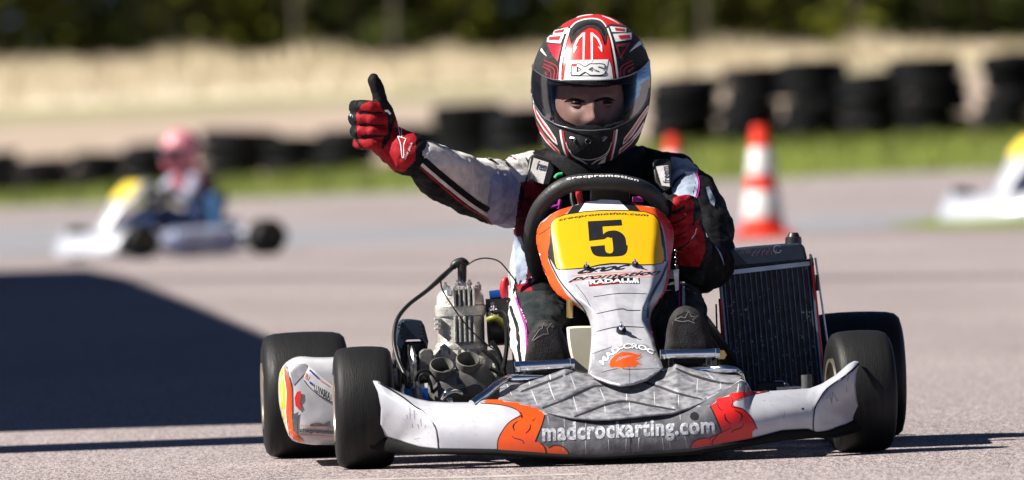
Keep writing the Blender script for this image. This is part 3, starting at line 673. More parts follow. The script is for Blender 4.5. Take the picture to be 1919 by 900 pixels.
pale = [ribbon(c5(*s), [1.2, .5]) for s in (((632, 450), (640, 530)), ((782, 440), (790, 560)), ((990, 465), (985, 570)), ((1215, 460), (1220, 510)), ((775, 690), (778, 780)), ((985, 680), (990, 800)), ((1200, 670), (1205, 780)), ((1368, 660), (1362, 780)), ((1490, 650), (1482, 760)))] + [ribbon(c6(*s), [1.3, .5]) for s in (((85, 650), (80, 765)), ((305, 655), (318, 765)), ((370, 665), (380, 755)), ((515, 640), (540, 745)), ((470, 410), (475, 490)))]
decal('pale_crease', BV, pale, M_PALE, bump, .0016, 3)
decal('bumper_seam', BV, [ribbon(c5((1408, 500), (1410, 795)), 1.6, False), ribbon(CRL, [3.2, 2.2, 2.6]), ribbon(CRR, [3.6, 2.4, 2.2])], M_INK, bump, .0022, 3)
decal('drilled_hole', BV, [c6(*[(607 + 42 * math.cos(a * .4), 452 + 40 * math.sin(a * .4)) for a in range(16)])], M_INK, bump, .0020, 3)
lettering(BV, 'madcrockarting.com', quadfn((1016, 838), (1340, 822), (1339, 781), (1016, 793)), M_GRUNGE, bump, .036, .0030, sp=1.08)
rs = random.Random(5)
sc_ = [ribbon([(x, y), (x + rs.uniform(-2, 2), y + l)], [.6, w_ * 1.6, .5]) for x, y, l, w_ in ((768, 763, 22, 4), (776, 768, 18, 5), (762, 777, 8, 2.5), (788, 785, 14, 4), (772, 793, 9, 2.5), (783, 795, 8, 2), (798, 796, 6, 2))] + [ribbon(c7(*s), [.5, w_ * 1.5, .5]) for s, w_ in ((((735, 350), (730, 440)), 4), (((745, 360), (775, 415)), 2.2), (((715, 370), (728, 420)), 2), (((860, 225), (850, 260)), 2), (((842, 310), (846, 350)), 1.4), (((370, 500), (362, 545)), 3), (((700, 330), (655, 400)), 5), (((800, 265), (830, 235)), 5), (((885, 195), (915, 165)), 4), (((590, 450), (583, 490)), 3))] + [c7(*[(510 + 11 * math.cos(a), 477 + 9 * math.sin(a)) for a in np.linspace(0, 6.2, 9)]), ribbon([(776, 823), (787, 821)], [.4, 2, .3]), ribbon([(890, 781), (895, 785)], [.3, 1.6, .3])]
for _ in range(60): x, y = rs.uniform(715, 900), rs.uniform(765, 835); sc_.append(ribbon([(x, y), (x + rs.uniform(-6, 6), y + rs.uniform(-1, 4))], [.2, rs.uniform(.6, 1.7), .2]))
for _ in range(50): x, y = rs.uniform(1430, 1600), rs.uniform(735, 800); sc_.append(ribbon([(x, y), (x + rs.uniform(-6, 6), y + rs.uniform(-1, 4))], [.2, rs.uniform(.6, 1.8), .2]))
decal('scuff', BV, sc_, M_SCUFF, bump, .0030, 4)

# ---- raised hood between bumper and nose, with moulded ribs
HT = [(938, 722), (958, 718), (976, 718), (996, 712), (1030, 700), (1058, 689), (1102, 698), (1170, 706), (1243, 696), (1266, 681), (1288, 689), (1330, 696), (1381, 700), (1391, 705)]
HB = [(934, 748), (976, 760), (1006, 768), (1040, 776), (1074, 783), (1120, 786), (1144, 785), (1220, 777), (1260, 774), (1292, 764), (1320, 752), (1350, 738), (1372, 726), (1390, 712)]
RIBS = [[(976, 733), (1000, 724), (1045, 707), (1076, 694)], [(1016, 764), (1060, 747), (1090, 733), (1113, 723), (1130, 722)], [(1076, 780), (1110, 767), (1140, 756), (1174, 751), (1220, 759), (1266, 767)], [(1180, 706), (1236, 724), (1270, 736), (1316, 747)], [(1266, 689), (1300, 703), (1350, 716), (1376, 717)]]
G = coons(HT, HB, [HT[0], HB[0]], [HT[-1], HB[-1]], 150, 46); A2 = np.array(G).reshape(-1, 2); v = np.repeat(np.linspace(0, 1, 46), 150); u = np.tile(np.linspace(0, 1, 150), 46)
db = -.315 + .10 * (np.abs(A2[:, 0] - 1165) / 230) ** 2.2; d2 = db * v ** .9 + (-.085 + .02 * np.abs(u - .5)) * (1 - v ** .9)
for rl in RIBS: d2 -= .010 * np.exp(-((polydist(A2, [(x, y - 6) for x, y in rl])) / 5.0) ** 2)
hood = MB().grid([[K(*A2[i * 150 + j], d2[i * 150 + j]) for j in range(150)] for i in range(46)]).build('hood_panel', M_HOODG, kart, True, solid=.004); HV = bvh_of(hood)
decal('rib_painted_shade', HV, [ribbon([(x, y + 1.5) for x, y in r_], [3.0, 5.0, 2.5]) for r_ in RIBS], M_SEAM_SHADE, hood, .0012, 4)  # dark ribbons paint the shade below each moulded rib
decal('pale_crease', HV, [ribbon(c5(*s), [1.0, 2.4, .8]) for s in (((480, 210), (505, 275), (535, 345)), ((640, 130), (665, 215), (700, 300)), ((840, 50), (865, 120), (895, 200)), ((870, 260), (890, 340), (912, 410)), ((1120, 190), (1145, 250), (1172, 312)), ((1370, 235), (1372, 270), (1370, 310)), ((1165, 350), (1170, 390), (1172, 425)), ((1398, 320), (1400, 365), (1405, 410)), ((650, 50), (655, 90), (660, 120)), ((245, 140), (275, 210), (300, 260)), ((455, 120), (462, 140), (465, 160)))] + [ribbon(c6(*s), [1.0, 2.0, .8]) for s in (((640, 100), (632, 170), (632, 240)), ((850, 130), (852, 160), (850, 190)), ((460, 250), (458, 310), (462, 370)), ((230, 220), (232, 280), (235, 340)), ((720, 40), (760, 80), (790, 100)))], M_PALE, hood, .0014, 4)
sx = [ribbon([(x, y), (x + rs.uniform(-10, 10), y + rs.uniform(-5, 5))], [.2, rs.uniform(.4, 1.0), .2]) for x, y in ((rs.uniform(990, 1340), rs.uniform(700, 775)) for _ in range(60))]
decal('scratch', HV, sx, M_PALE, hood, .0013, 4)
MB().tube([K(*p, -.30 + .09 * (abs(p[0] - 1165) / 230) ** 2.2) for p in HB[4:]], .0045, 8).build('hood_edge_trim', M_INK, hood)

# ---- nose fairing with the number plate
NT = [(1013, 417), (1032, 402), (1050, 393), (1074, 386), (1097, 378), (1127, 374), (1160, 375), (1187, 381), (1230, 390), (1247, 403), (1257, 416)]
NL = [(1013, 417), (1007, 430), (1005, 450), (1008, 467), (1013, 484), (1018, 505), (1026, 520), (1031, 534), (1043, 550), (1063, 565), (1087, 578), (1099, 590), (1106, 607), (1108, 633), (1105, 670), (1102, 699)]
NR = [(1257, 416), (1262, 430), (1262, 457), (1260, 470), (1257, 490), (1253, 525), (1246, 548), (1231, 570), (1222, 583), (1219, 600), (1220, 610), (1225, 632), (1231, 657), (1243, 688)]
NB = [(1102, 699), (1118, 708), (1143, 717), (1162, 721), (1188, 718), (1213, 710), (1243, 688)]
NU, NV = 90, 110; G = coons(NT, NB, sm2(NL, 4), sm2(NR, 4), NU, NV); A3 = np.array(G); dN = np.zeros((NV, NU))
for i in range(NV):
    xl, xr_ = A3[i, 0, 0], A3[i, -1, 0]
    for j in range(NU):
        px, py = A3[i, j]; s = abs((px - (xl + xr_) / 2) / max((xr_ - xl) / 2, 1))
        y = np.interp(py, [370, 500, 600, 690, 722], [.30, .17, .02, -.12, -.20])
        hw = (xr_ - xl) / 2 * PXM
        flank = np.interp(py, [370, 430, 520, 600, 720], [.05, .06, .07, .05, .03])
        dN[i, j] = y + .012 * s ** 2 + flank * max(0, (s - (.70 if py < 600 else .70 + .18 * min(1, (py - 600) / 40))) / .30) ** 1.6 - .006 * max(0, 1 - s * 2.2) * (py > 520)
        for ly in ((553, 1.4), (580, 1.4), (611, 1.6), (649, 1.2)):
            pass
ED = MB().grid([[K(*A3[i, j], dN[i, j]) for j in range(NU)] for i in range(NV)])
nose = ED.build('nose_fairing', M_NOSE, kart, True, solid=.005); NVH = bvh_of(nose)
n1 = crop(980, 310, 6); n2 = crop(980, 450, 6); n3 = crop(980, 590, 6)
decal('grey_print', NVH, [n3((780, 440), (900, 390), (1060, 370), (1180, 330), (1380, 330), (1480, 400), (1560, 540), (1590, 600), (1400, 720), (1250, 768), (1090, 780), (985, 750), (830, 695), (740, 655), (770, 560))], M_NOSEG, nose, .0010)
decal('orange_flank', NVH, [[(1000, 420), (1013, 416), (1032, 401), (1050, 391), (1074, 384), (1064, 397), (1050, 407), (1040, 414), (1033, 425), (1030, 440), (1032, 455), (1027, 470), (1027, 487), (1035, 505), (1045, 525), (1062, 552), (1085, 575), (1100, 598), (1107, 625), (1108, 640), (1106, 660), (1104, 680), (1098, 690), (1098, 600), (1040, 560), (1000, 500)], n1((1235, 425), (1500, 478), (1540, 520), (1550, 640), (1580, 780), (1560, 760), (1530, 630), (1480, 570), (1380, 525), (1320, 520))], M_ORANGE, nose, .0012, 4)
decal('red_flank', NVH, [[(1228, 388), (1247, 400), (1262, 415), (1268, 430), (1268, 460), (1265, 475), (1262, 492), (1258, 527), (1250, 551), (1235, 574), (1226, 587), (1222, 603), (1226, 632), (1232, 657), (1226, 640), (1218, 612), (1217, 598), (1222, 580), (1231, 566), (1243, 545), (1249, 520), (1252, 492), (1250, 470), (1248, 450), (1244, 430), (1239, 415), (1230, 401)]], M_RED, nose, .0018, 4)
decal('black_band', NVH, [n1((565, 452), (710, 398), (620, 535), (560, 540), (480, 570), (500, 545)), n1((1080, 392), (1240, 425), (1325, 520), (1190, 505)), n1((310, 690), (322, 720), (330, 900)) + n2((340, 150), (380, 330), (330, 250), (285, 180), (280, 130), (300, 40)), [(1236, 418), (1241, 430), (1246, 455), (1248, 475), (1249, 490), (1245, 490), (1242, 470), (1240, 450)],
      ribbon(n2((285, 180), (330, 300), (430, 480), (560, 630), (680, 770), (735, 880)), [2.5, 2.2, 2.2]), ribbon(n2((1640, 220), (1560, 420), (1480, 560), (1420, 700), (1400, 880)), [3, 5, 5, 4]), ribbon(n1((180, 780), (240, 745), (310, 690)), 1.8), ribbon(n1((1570, 645), (1640, 695), (1672, 712)), [1.5, 2.6, 2]), ribbon(n2((170, 130), (200, 250), (270, 390)), [1.5, 2.5, 1])], M_INK, nose, .0016, 4)
plate = n1((315, 680), (330, 640), (380, 595), (480, 560), (700, 528), (900, 515), (1190, 515), (1380, 530), (1470, 565), (1520, 625), (1545, 760), (1560, 900)) + n2((1575, 100), (1585, 215), (1565, 258), (1480, 272), (1330, 275), (1180, 262), (1000, 258), (860, 275), (740, 305), (560, 322), (420, 330), (385, 315), (365, 260), (340, 60))
def grow(poly, k): c = np.mean(poly, axis=0); return [tuple(c + (np.array(p) - c) * (1 + k / max(np.linalg.norm(np.array(p) - c), 1))) for p in poly]
decal('plate_border', NVH, [grow(plate, 2.2)], M_INK, nose, .0024, 4)
pl = decal('number_plate', NVH, [plate], M_YELLOW, nose, .0034, 4)
five = n1((728, 632), (1105, 612), (1115, 678), (893, 690), (900, 780)) + sm2(n1((920, 762), (960, 742), (1040, 735), (1110, 765), (1150, 820), (1162, 900)) + n2((1175, 60), (1168, 130), (1130, 172), (1060, 185), (930, 190), (840, 185), (790, 160), (765, 110), (758, 75)), 4) + n2((918, 60)) + sm2(n2((918, 62), (925, 120), (945, 145), (985, 152), (1012, 130), (1012, 70), (1000, -20)) + n1((985, 820), (950, 810), (915, 832)), 4) + n1((745, 852))
decal('number_five', NVH, [five], M_INK, nose, .0046, 4)
lettering(NVH, 'crocpromotion.com', arcfn(n1((395, 640), (600, 602), (850, 575), (1100, 565), (1410, 585)), 5.6), M_INK, nose, .02, .0046, sp=1.05, shear=.25)
decal('salmon_stripe', NVH, [ribbon(n2((520, 470), (800, 425), (1100, 395), (1440, 412), (1560, 375)), [1, 2.5, 2, 1]), ribbon(n2((540, 405), (760, 380), (1100, 362), (1530, 352)), [1, 2.2, 1.4])], M_SALMON, nose, .0016, 4)
lettering(NVH, 'croc', quadfn(*n2((570, 388), (1160, 328), (1215, 272), (650, 328))), M_INK, nose, .025, .0028, shear=.3)
lettering(NVH, 'promotion', quadfn(*n2((505, 478), (1530, 398), (1560, 335), (560, 410))), M_INK, nose, .012, .0030, shear=.35)
decal('sponsor_patch', NVH, [n2((738, 465), (1075, 420), (1310, 425), (1312, 492), (1075, 490), (742, 522))], M_INK, nose, .0020, 4)
decal('sponsor_patch', NVH, [n2((750, 500), (1070, 462), (1075, 480), (750, 515))], M_RED, nose, .0028, 4)
lettering(NVH, 'RADALLE', quadfn(*n2((750, 500), (1300, 462), (1300, 425), (750, 455))), M_WPRINT, nose, .035, .0034)
lettering(NVH, '.com', quadfn(*n2((1085, 488), (1305, 488), (1305, 466), (1085, 464))), M_WPRINT, nose, .035, .0036)
decal('fold_seam', NVH, [ribbon(n2(*s), [.8, w_, .8]) for s, w_ in ((((790, 640), (1090, 600), (1390, 605)), 1.0), (((800, 835), (1095, 775), (1180, 790), (1390, 790)), 1.8), (((590, 500), (700, 640), (760, 760)), .8))] + [ribbon(n3(*s), [.8, w_, .8]) for s, w_ in ((((825, 190), (1080, 135), (1400, 145)), 1.8), (((780, 440), (1000, 360)), 1.2), (((880, 650), (1080, 605), (1200, 615), (1560, 605)), 1.8), (((1200, 620), (1200, 765)), 1.2), (((1180, 440), (1195, 620)), .8))], M_SEAM_SHADE, nose, .0018, 4)
lettering(NVH, 'MAD-CROC', arcfn(n3((905, 580), (1000, 470), (1140, 395), (1300, 392), (1465, 455)), 13, 9), M_INK, nose, .075, .0020, sp=.95)
lettering(NVH, 'MAD-CROC', arcfn(n3((905, 575), (1000, 466), (1140, 391), (1300, 388), (1460, 448)), 12, 8.4), M_WPRINT, nose, .04, .0028, sp=.95)
decal('crocodile_emblem', NVH, [n3((970, 560), (985, 510), (1040, 455), (1110, 420), (1200, 425), (1300, 450), (1330, 435), (1310, 475), (1260, 510), (1290, 530), (1345, 565), (1280, 560), (1250, 595), (1190, 580), (1130, 605), (1060, 590), (990, 600)), ], M_ORANGE, nose, .0024, 4)
decal('emblem_detail', NVH, [n3((1040, 530), (1080, 480), (1160, 465), (1240, 460), (1170, 480), (1110, 500)), n3((1265, 505), (1320, 470), (1345, 465), (1300, 500))], M_NOSEG, nose, .0030, 4)
decal('white_crown', NVH, [n1((620, 535), (710, 400), (880, 385), (1080, 395), (1190, 505), (900, 512), (700, 528))], M_WPRINT, nose, .0012, 4)
for px, py, s in ((1099, 503, .65), (1190, 497, .65), (1164, 621, 1.0)):
    p = NVH.ray_cast(CK, (KI3 @ ray(px, py)).normalized()); b = MB(); b.cyl(p[0] + Vector((0, .004, -.003)), p[0] + Vector((0, -.016 * s, .012 * s)), .0065 * s, .005 * s, 12); b.cyl(p[0], p[0] + Vector((0, -.006, .004)), .011 * s, n=16, mi=1)
    b.tube([p[0] + Vector((-.002, -.015 * s, .012 * s)), p[0] + Vector((-.001, -.022 * s, .020 * s)), p[0] + Vector((.003, -.018 * s, .012 * s))], .0014, 6, mi=0)
    b.build('fairing_bolt', None, nose, mats=[M_CHROME, M_INK])

# ---- chrome front bar, pedals, fuel tank
MB().tube([K(884, 757, -.24), K(915, 735, -.20), K(942, 714, -.13), K(970, 709, -.09), K(1070, 706, -.06), K(1200, 700, -.05), K(1310, 693, -.07), K(1362, 692, -.10), K(1384, 700, -.08), K(1392, 725, -.05)], .0085, 12).build('front_bar', M_CHROME, kart)
def pedal(p0, p1, r, dd, nm='pedal'):
    a = K(*p0, dd); b_ = K(*p1, dd); g = MB(); g.cyl(a, b_, r, n=18); g.cyl(a - (b_ - a).normalized() * .012, a, r * 1.12, n=6); g.cyl(b_, b_ + (b_ - a).normalized() * .010, r * 1.15, n=6); o = g.build(nm, M_CHROME, kart)
    q = MB()
    for t in (.12, .88):
        c = a.lerp(b_, t); q.tube([c, c + Vector((0, .03, -.04)), Vector((c.x, c.y + .05, .055))], .006, 8)
    q.build('pedal_arm', M_HUB, o); return o
pedal((974, 687), (1068, 682), .0115, -.085); pedal((1247, 664), (1340, 662), .0105, -.085)
MB().cyl(K(1352, 665, -.05), K(1352, 665, .02), .012, n=6).build('pedal_stop', M_GOLD, kart)
tk = MB(); ring = lambda k, d, s: [K(1138 + (x - 1138) * s, 656 + (y - 656) * s, d) for x, y in sm2([(1062, 622), (1072, 612), (1140, 611), (1206, 608), (1214, 620), (1212, 690), (1200, 706), (1140, 708), (1090, 706), (1072, 680)], 4, True)]
tk.loft([ring(0, .085, .93), ring(0, .095, .985), ring(0, .12, 1), ring(0, .26, 1), ring(0, .28, .95)]); tk.build('fuel_tank', M_TANK, kart)
MB().cyl(K(1068, 596, .12), K(1068, 562, .12), .0075, n=8).build('fuel_fitting', M_GOLD, kart)

# ---- steering wheel, column, dash
SW = [(1120, 341), (1075, 344), (1042, 358), (1012, 390), (998, 430), (998, 470), (1012, 515), (1050, 548), (1120, 560), (1190, 548), (1232, 515), (1250, 470), (1252, 430), (1238, 385), (1208, 356), (1165, 343)]
swd = lambda y: .295 + (y - 341) / 220 * .19
sw = MB().tube([K(x, y, swd(y)) for x, y in SW], .0185, 16, closed=True, res=6).build('steering_wheel', mat('wheel_leather', (0.018, 0.018, 0.019), 0.5, var=0.3, vscale=40, bump=0.12, bscale=160), kart, True)
SWV = bvh_of(sw); lettering(SWV, 'crocpromotion', arcfn([(1062, 339), (1090, 335), (1125, 333), (1160, 334), (1196, 342)], 6), M_WPRINT, sw, .03, .0012, sp=1.1)
b = MB(); hubp = K(1124, 452, .42); b.cyl(hubp, hubp + Vector((0, -.03, -.02)), .05, n=20)
for x, y in ((1004, 450), (1246, 450), (1124, 555)): b.tube([hubp, K(x, y, swd(y))], .012, 8)
b.build('spoke', M_BLACK, sw)
decal('magenta_mark', SWV, [], M_MAG, sw) if False else None
MB().tube([hubp, K(1140, 620, .2), K(1150, 690, .05)], .011, 10, smooth=False).build('steering_column', M_HUB, kart)
MB().box(K(1143, 366, .34), (.085, .03, .055), Matrix.Rotation(R(35), 3, 'X')).build('dash_display', M_BLACK, kart, bevel=.006)
b = MB(); b.tube([K(1084, 354, .33), K(1085, 366, .33), K(1088, 380, .335), K(1086, 400, .35)], [.006, .0075, .0065, .006], 10); b.build('red_cable_plug', mat('red_plug', (0.6, 0.02, 0.03), 0.35, var=0.2), kart)
b = MB(); b.tube([K(1076, 392, .35), K(1071, 370, .36), K(1074, 350, .37), K(1090, 345, .38)], .004, 8); b.build('dash_cable', M_CABLE, kart)
b = MB(); b.tube([K(1200, 385, .36), K(1210, 368, .37), K(1225, 366, .38), K(1232, 380, .39)], .004, 8); b.build('dash_cable', M_CABLE, kart)
MB().box(K(1195, 374, .36), (.022, .02, .012)).build('pink_plug', mat('pink_plastic', (0.75, 0.05, 0.45), 0.4, var=0.1), kart, bevel=.002)
mg = MB()
for x0, y0, x1, y1, wd in ((1018, 405, 1026, 382, .007), (1046, 392, 1050, 374, .007), (1020, 392, 1050, 384, .006)):
    mg.tube([K(x0, y0, .43), K(x1, y1, .43)], wd * .6, 4, smooth=False)
mg.build('magenta_bracket', mat('magenta_anodised', (0.3, 0.012, 0.22), 0.4, metal=.3, var=0.2), kart)
kc = MB(); kp = K(1266, 470, .22)
for k in range(5): kc.lathe([(.0022, -.0008), (.003, 0), (.0022, .0008)], kp + Vector((0, 0, -.008 * k)), (1, 0, 0) if k % 2 else (0, 1, 0), 10)
kc.prism([kp + Vector(v_) for v_ in ((-.006, 0, -.042), (.006, 0, -.04), (.004, 0, -.085), (-.003, 0, -.088))], (0, .003, 0)); kc.build('kill_cord_clip', M_HUB, kart)

# ---- side pods
def pod(outline, d0, d1, m):
    o2 = sm2(outline, 5, True); o2 = resample(o2 + [o2[0]], 90)[:-1]; c = np.mean(o2, axis=0)
    rg_ = lambda s, d: [K(*(c + (np.array(p) - c) * s), d) for p in o2]
    return MB().loft([rg_(.3, d0 - .012), rg_(.62, d0 - .010), rg_(.84, d0 - .003), rg_(.94, d0 + .010), rg_(.985, d0 + .03), rg_(1, d0 + .07), rg_(1, d1 - .06), rg_(.97, d1 - .02), rg_(.8, d1)][::-1]).build('side_pod', m, kart, True)
M_POD = mat('side_pod_print', (0.56, 0.56, 0.58), 0.32, coat=0.35, col2=(0.36, 0.36, 0.38), vscale=16, detail=8)
pd = pod([(542, 675), (562, 668), (600, 670), (690, 668), (728, 674), (735, 700), (735, 800), (728, 824), (690, 832), (600, 834), (574, 832), (551, 827), (541, 816), (532, 792), (523, 755), (522, 711), (529, 688)], .26, .82, M_POD); PV = bvh_of(pd); FAC[id(PV)] = .7
p8 = crop(470, 610, 3.46)
decal('yellow_stripe', PV, [p8((222, 255), (200, 265), (176, 350), (178, 500), (205, 640), (238, 722), (256, 716), (235, 640), (226, 560), (228, 430), (214, 330))], M_YELLOW, pd, .0014, 4)
decal('orange_stripe', PV, [p8((220, 262), (242, 330), (266, 400), (268, 500), (266, 600), (277, 680), (350, 752), (300, 758), (250, 722), (236, 640), (228, 560), (231, 430), (216, 330))], M_ORANGE, pd, .0018, 4)
decal('white_stripe', PV, [ribbon(p8((216, 265), (217, 330), (231, 430), (228, 560), (236, 640), (252, 722)), 1.5)], M_WPRINT, pd, .0024, 4)
decal('black_print', PV, [p8((225, 260), (240, 270), (245, 320), (262, 380), (266, 410), (245, 335)), p8((270, 580), (310, 560), (300, 640), (310, 720), (350, 750), (285, 690), (268, 620)), p8((385, 640), (430, 630), (470, 640), (515, 620), (515, 655), (385, 655))], M_CROC, pd, .0020, 4)
decal('grey_print', PV, [p8((240, 250), (360, 250), (370, 290), (275, 390), (262, 330))], M_NOSEG, pd, .0014, 4)
decal('name_panel', PV, [p8((345, 330), (375, 265), (530, 390), (530, 500), (440, 450), (380, 400), (345, 355))], M_WPRINT, pd, .0022, 4)
decal('panel_edge', PV, [ribbon(p8((345, 355), (380, 400), (440, 450), (530, 500)), 1.4)], M_INK, pd, .0028, 3)
lettering(PV, 'LUVASKA', quadfn(*p8((412, 425), (512, 488), (516, 435), (412, 380))), M_INK, pd, .02, .0032)
decal('blue_print', PV, [p8((380, 360), (405, 378), (403, 392), (380, 375)), ribbon(p8((382, 290), (440, 345)), 3)], mat('blue_print', (0.02, 0.06, 0.4), 0.35, var=0.2), pd, .0032, 3)
decal('red_print', PV, [ribbon(p8((352, 345), (362, 310)), 2), ribbon(p8((360, 350), (372, 325)), 2), ribbon(p8((445, 352), (505, 390)), 2.2)], M_SALMON, pd, .0032, 3)
decal('crocodile_emblem', PV, [p8((290, 520), (284, 470), (300, 430), (325, 425), (326, 470), (318, 500), (328, 530), (318, 552), (304, 535))], M_RED, pd, .0024, 3)
decal('salmon_stripe', PV, [ribbon(p8((315, 650), (530, 665)), 1.6, False), ribbon(p8((318, 708), (530, 722)), 1.6, False)], M_SALMON, pd, .0024, 4)
lettering(PV, 'crocpromotion', quadfn(*p8((322, 700), (545, 715), (545, 678), (320, 665))), M_INK, pd, .025, .0030, sp=1.05)
pod([(1560, 690), (1580, 672), (1640, 655), (1668, 656), (1677, 690), (1678, 740), (1668, 780), (1640, 800), (1580, 806), (1560, 795)], .26, .80, M_POD)

# ---- engine
ED_ = .62
def kbox(g, x0, y0, x1, y1, d0, d1, mi=0):      # box given by its photo rectangle at the front face and its depth range
    a = K(x0, y1, d0); b_ = K(x1, y0, d0); return g.box(((a.x + b_.x) / 2, (d0 + d1) / 2, (a.z + b_.z) / 2), (abs(b_.x - a.x), d1 - d0, abs(b_.z - a.z)), mi=mi)
ecx = K(866, 600, ED_).x
def zz(py, d=ED_, px=866): return K(px, py, d).z
def sq(cx_, cy_, z, rx, ry, n=28, e=.55):
    out = []
    for k in range(n):
        a = 2 * math.pi * k / n; c, s = math.cos(a), math.sin(a)
        out.append(Vector((cx_ + rx * abs(c) ** e * (1 if c > 0 else -1), cy_ + ry * abs(s) ** e * (1 if s > 0 else -1), z)))
    return out
ey = ED_ + .055
cylr = [(655, 50, .056), (648, 50, .056), (645, 48, .054), (642, 45, .052), (600, 45, .052), (594, 45, .052), (592, 48, .055), (580, 49, .056), (574, 49, .056), (571, 46, .053), (556, 45, .052), (548, 40, .046), (543, 32, .04)]
MB().loft([sq(ecx, ey, zz(y), w_ * PXM, dd) for y, w_, dd in cylr]).build('cylinder_block', M_ALU, kart)
eng = bpy.data.objects['cylinder_block']
for k in range(5):
    x = K(852 + k * 9, 600, ED_).x
    MB().box((x, ED_ - .004, zz(617)), (.0042, .03, (zz(594) - zz(642)))).build('cooling_fin', M_ALU, eng, bevel=.001)
    MB().box((x, ED_ + .0, zz(555)), (.0045, .05, (zz(536) - zz(574)))).build('cooling_fin', M_ALU, eng, bevel=.001)
for k in range(3): MB().box((K(821, 606, ED_).x, ED_ + .02, zz(597 + k * 9)), (.014, .04, .005)).build('cooling_fin', M_ALU, eng, bevel=.001)
for px, py in ((835, 541), (842, 548), (893, 546), (897, 540), (858, 537), (880, 536)):
    p = K(px, py, ED_ + (.03 if px != 842 else .01)); g = MB(); g.cyl(p - Vector((0, 0, .006)), p + Vector((0, 0, .008)), .0065, n=6); g.cyl(p + Vector((0, 0, .008)), p + Vector((0, 0, .014)), .003, n=8); g.build('head_nut', M_HUB, eng)
MB().cyl(K(866, 538, ey - .01), K(866, 524, ey - .01), .010, n=6).build('spark_plug', M_CHROME, eng)
g = MB(); g.cyl(K(866, 528, ey - .01), K(866, 496, ey - .01), .0098, .0105, 14); g.tube([K(876, 497, ey - .01), K(866, 491, ey - .01), K(854, 495, ey - .01), K(848, 502, ey - .01)], [.007, .010, .0095, .007], 12); g.build('spark_plug_boot', M_CABLE, eng)
MB().tube([K(*p, d) for p, d in (((852, 498), ey - .01), ((828, 520), .60), ((800, 545), .57), ((765, 572), .54), ((744, 600), .5), ((738, 636), .46), ((745, 672), .42), ((759, 705), .38), ((764, 730), .37))], [.0052, .0062, .0048, .0046, .0046, .0046, .0046, .0046, .006], 10).build('ignition_cable', M_CABLE, kart)
for q in ([(826, 522), (828, 540), (840, 562), (868, 602), (900, 636), (926, 655)],): MB().tube([K(*p, ED_ - .03) for p in q], .0018, 6).build('thin_cable', M_CABLE, kart)
MB().tube([K(*p, .70) for p in [(876, 497), (890, 488), (910, 484), (935, 490), (955, 512), (968, 530)]], .0018, 6).build('thin_cable', M_CABLE, kart)
g = MB(); g.loft([sq(K(868, 680, .6).x, .68, zz(y), w_ * PXM, dd) for y, w_, dd in ((760, 60, .08), (700, 62, .085), (672, 60, .08), (660, 54, .065), (655, 50, .06))]); g.cyl((K(800, 705, .6).x, .66, zz(705)), (K(940, 705, .6).x, .66, zz(705)), .055, n=24); g.build('crankcase', M_ALU, kart)
g = MB()
for k in range(6): g.cyl(K(825 + k * 18, 664, .585), K(825 + k * 18, 656, .585), .004, n=6)
g.build('crankcase_bolts', M_HUB, bpy.data.objects['crankcase'], kind='stuff')
# carburettor side
g = MB(); g.cyl(K(918, 556, .66), K(952, 552, .66), .013, n=14); g.build('carburettor_slide', M_BLUE, kart)
g = MB(); g.cyl(K(914, 620, .64), K(958, 618, .64), .034, n=18); kbox(g, 915, 560, 950, 600, .64, .72); g.build('carburettor', M_BLACK, kart)
g = MB(); g.tube([K(914, 600, .6), K(928, 596, .59), (K(942, 606, .6)), K(948, 622, .62)], .007, 10); g.build('fuel_hose', mat('olive_hose', (0.22, 0.22, 0.02), 0.4, var=0.2), kart)
for k, q in enumerate(([(920, 640), (934, 660), (945, 700), (950, 740)], [(905, 655), (930, 680), (936, 720)], [(925, 585), (944, 590), (950, 640), (944, 690)], [(918, 690), (940, 705), (955, 745)])):
    MB().tube([K(*p, .56 - .02 * k) for p in q], .005, 8).build('engine_hose', M_CABLE, kart)
rg2 = random.Random(9); g = MB()
for k in range(9): p = K(rg2.uniform(916, 945), rg2.uniform(572, 600), .625); g.cyl(p, p + Vector((rg2.uniform(-.012, .012), -.006, rg2.uniform(-.01, .01))), .0042, n=8)
g.build('carburettor_screws', M_CHROME, bpy.data.objects['carburettor'], kind='stuff')
# red strap and pale bracket beside the seat
MB().tube([K(947, 558, .6), K(944, 540, .6), K(947, 524, .6), K(952, 534, .61)], [.008, .010, .007, .004], 10).build('red_hose_clip', mat('red_rubber', (0.6, 0.02, 0.03), 0.4, var=0.2), kart)
# chain guard, starter cover, discs
g = MB()
ring = lambda pts, d: [K(*p, d) for p in pts]
gp_ = [(752, 606), (757, 600), (772, 599), (790, 601), (796, 612), (803, 640), (800, 660), (798, 645), (790, 636), (762, 637), (756, 648), (750, 668), (742, 660), (744, 630)]
g.prism(ring(gp_, .50), (0, .12, 0)); g.build('chain_guard', M_BLUEBLK, kart, bevel=.003)
g = MB()
for k in range(4):
    for x in (746, 788): kbox(g, x + k * 1.0, 608 + k * 7, x + 7 + k * 1.0, 611 + k * 7, .485, .50)
g.build('guard_vent', M_CABLE, bpy.data.objects['chain_guard'], kind='stuff')
g = MB(); kbox(g, 752, 640, 800, 720, .53, .60); g.build('sprocket_housing', M_BLACK, kart, bevel=.004)
g = MB(); g.prism(ring([(786, 660), (794, 654), (808, 654), (812, 660), (812, 700), (800, 712), (790, 712), (784, 690)], .46), (0, .05, 0)); g.build('starter_cover', M_GREYP, kart, bevel=.004)
for k in range(3): 
    g = MB(); a = K(776, 672 + k * 10, .455); g.box(a, (.02, .004, .004), Matrix.Rotation(R(-55), 3, 'Y')); g.build('cover_slot', M_HUB, bpy.data.objects['starter_cover'])
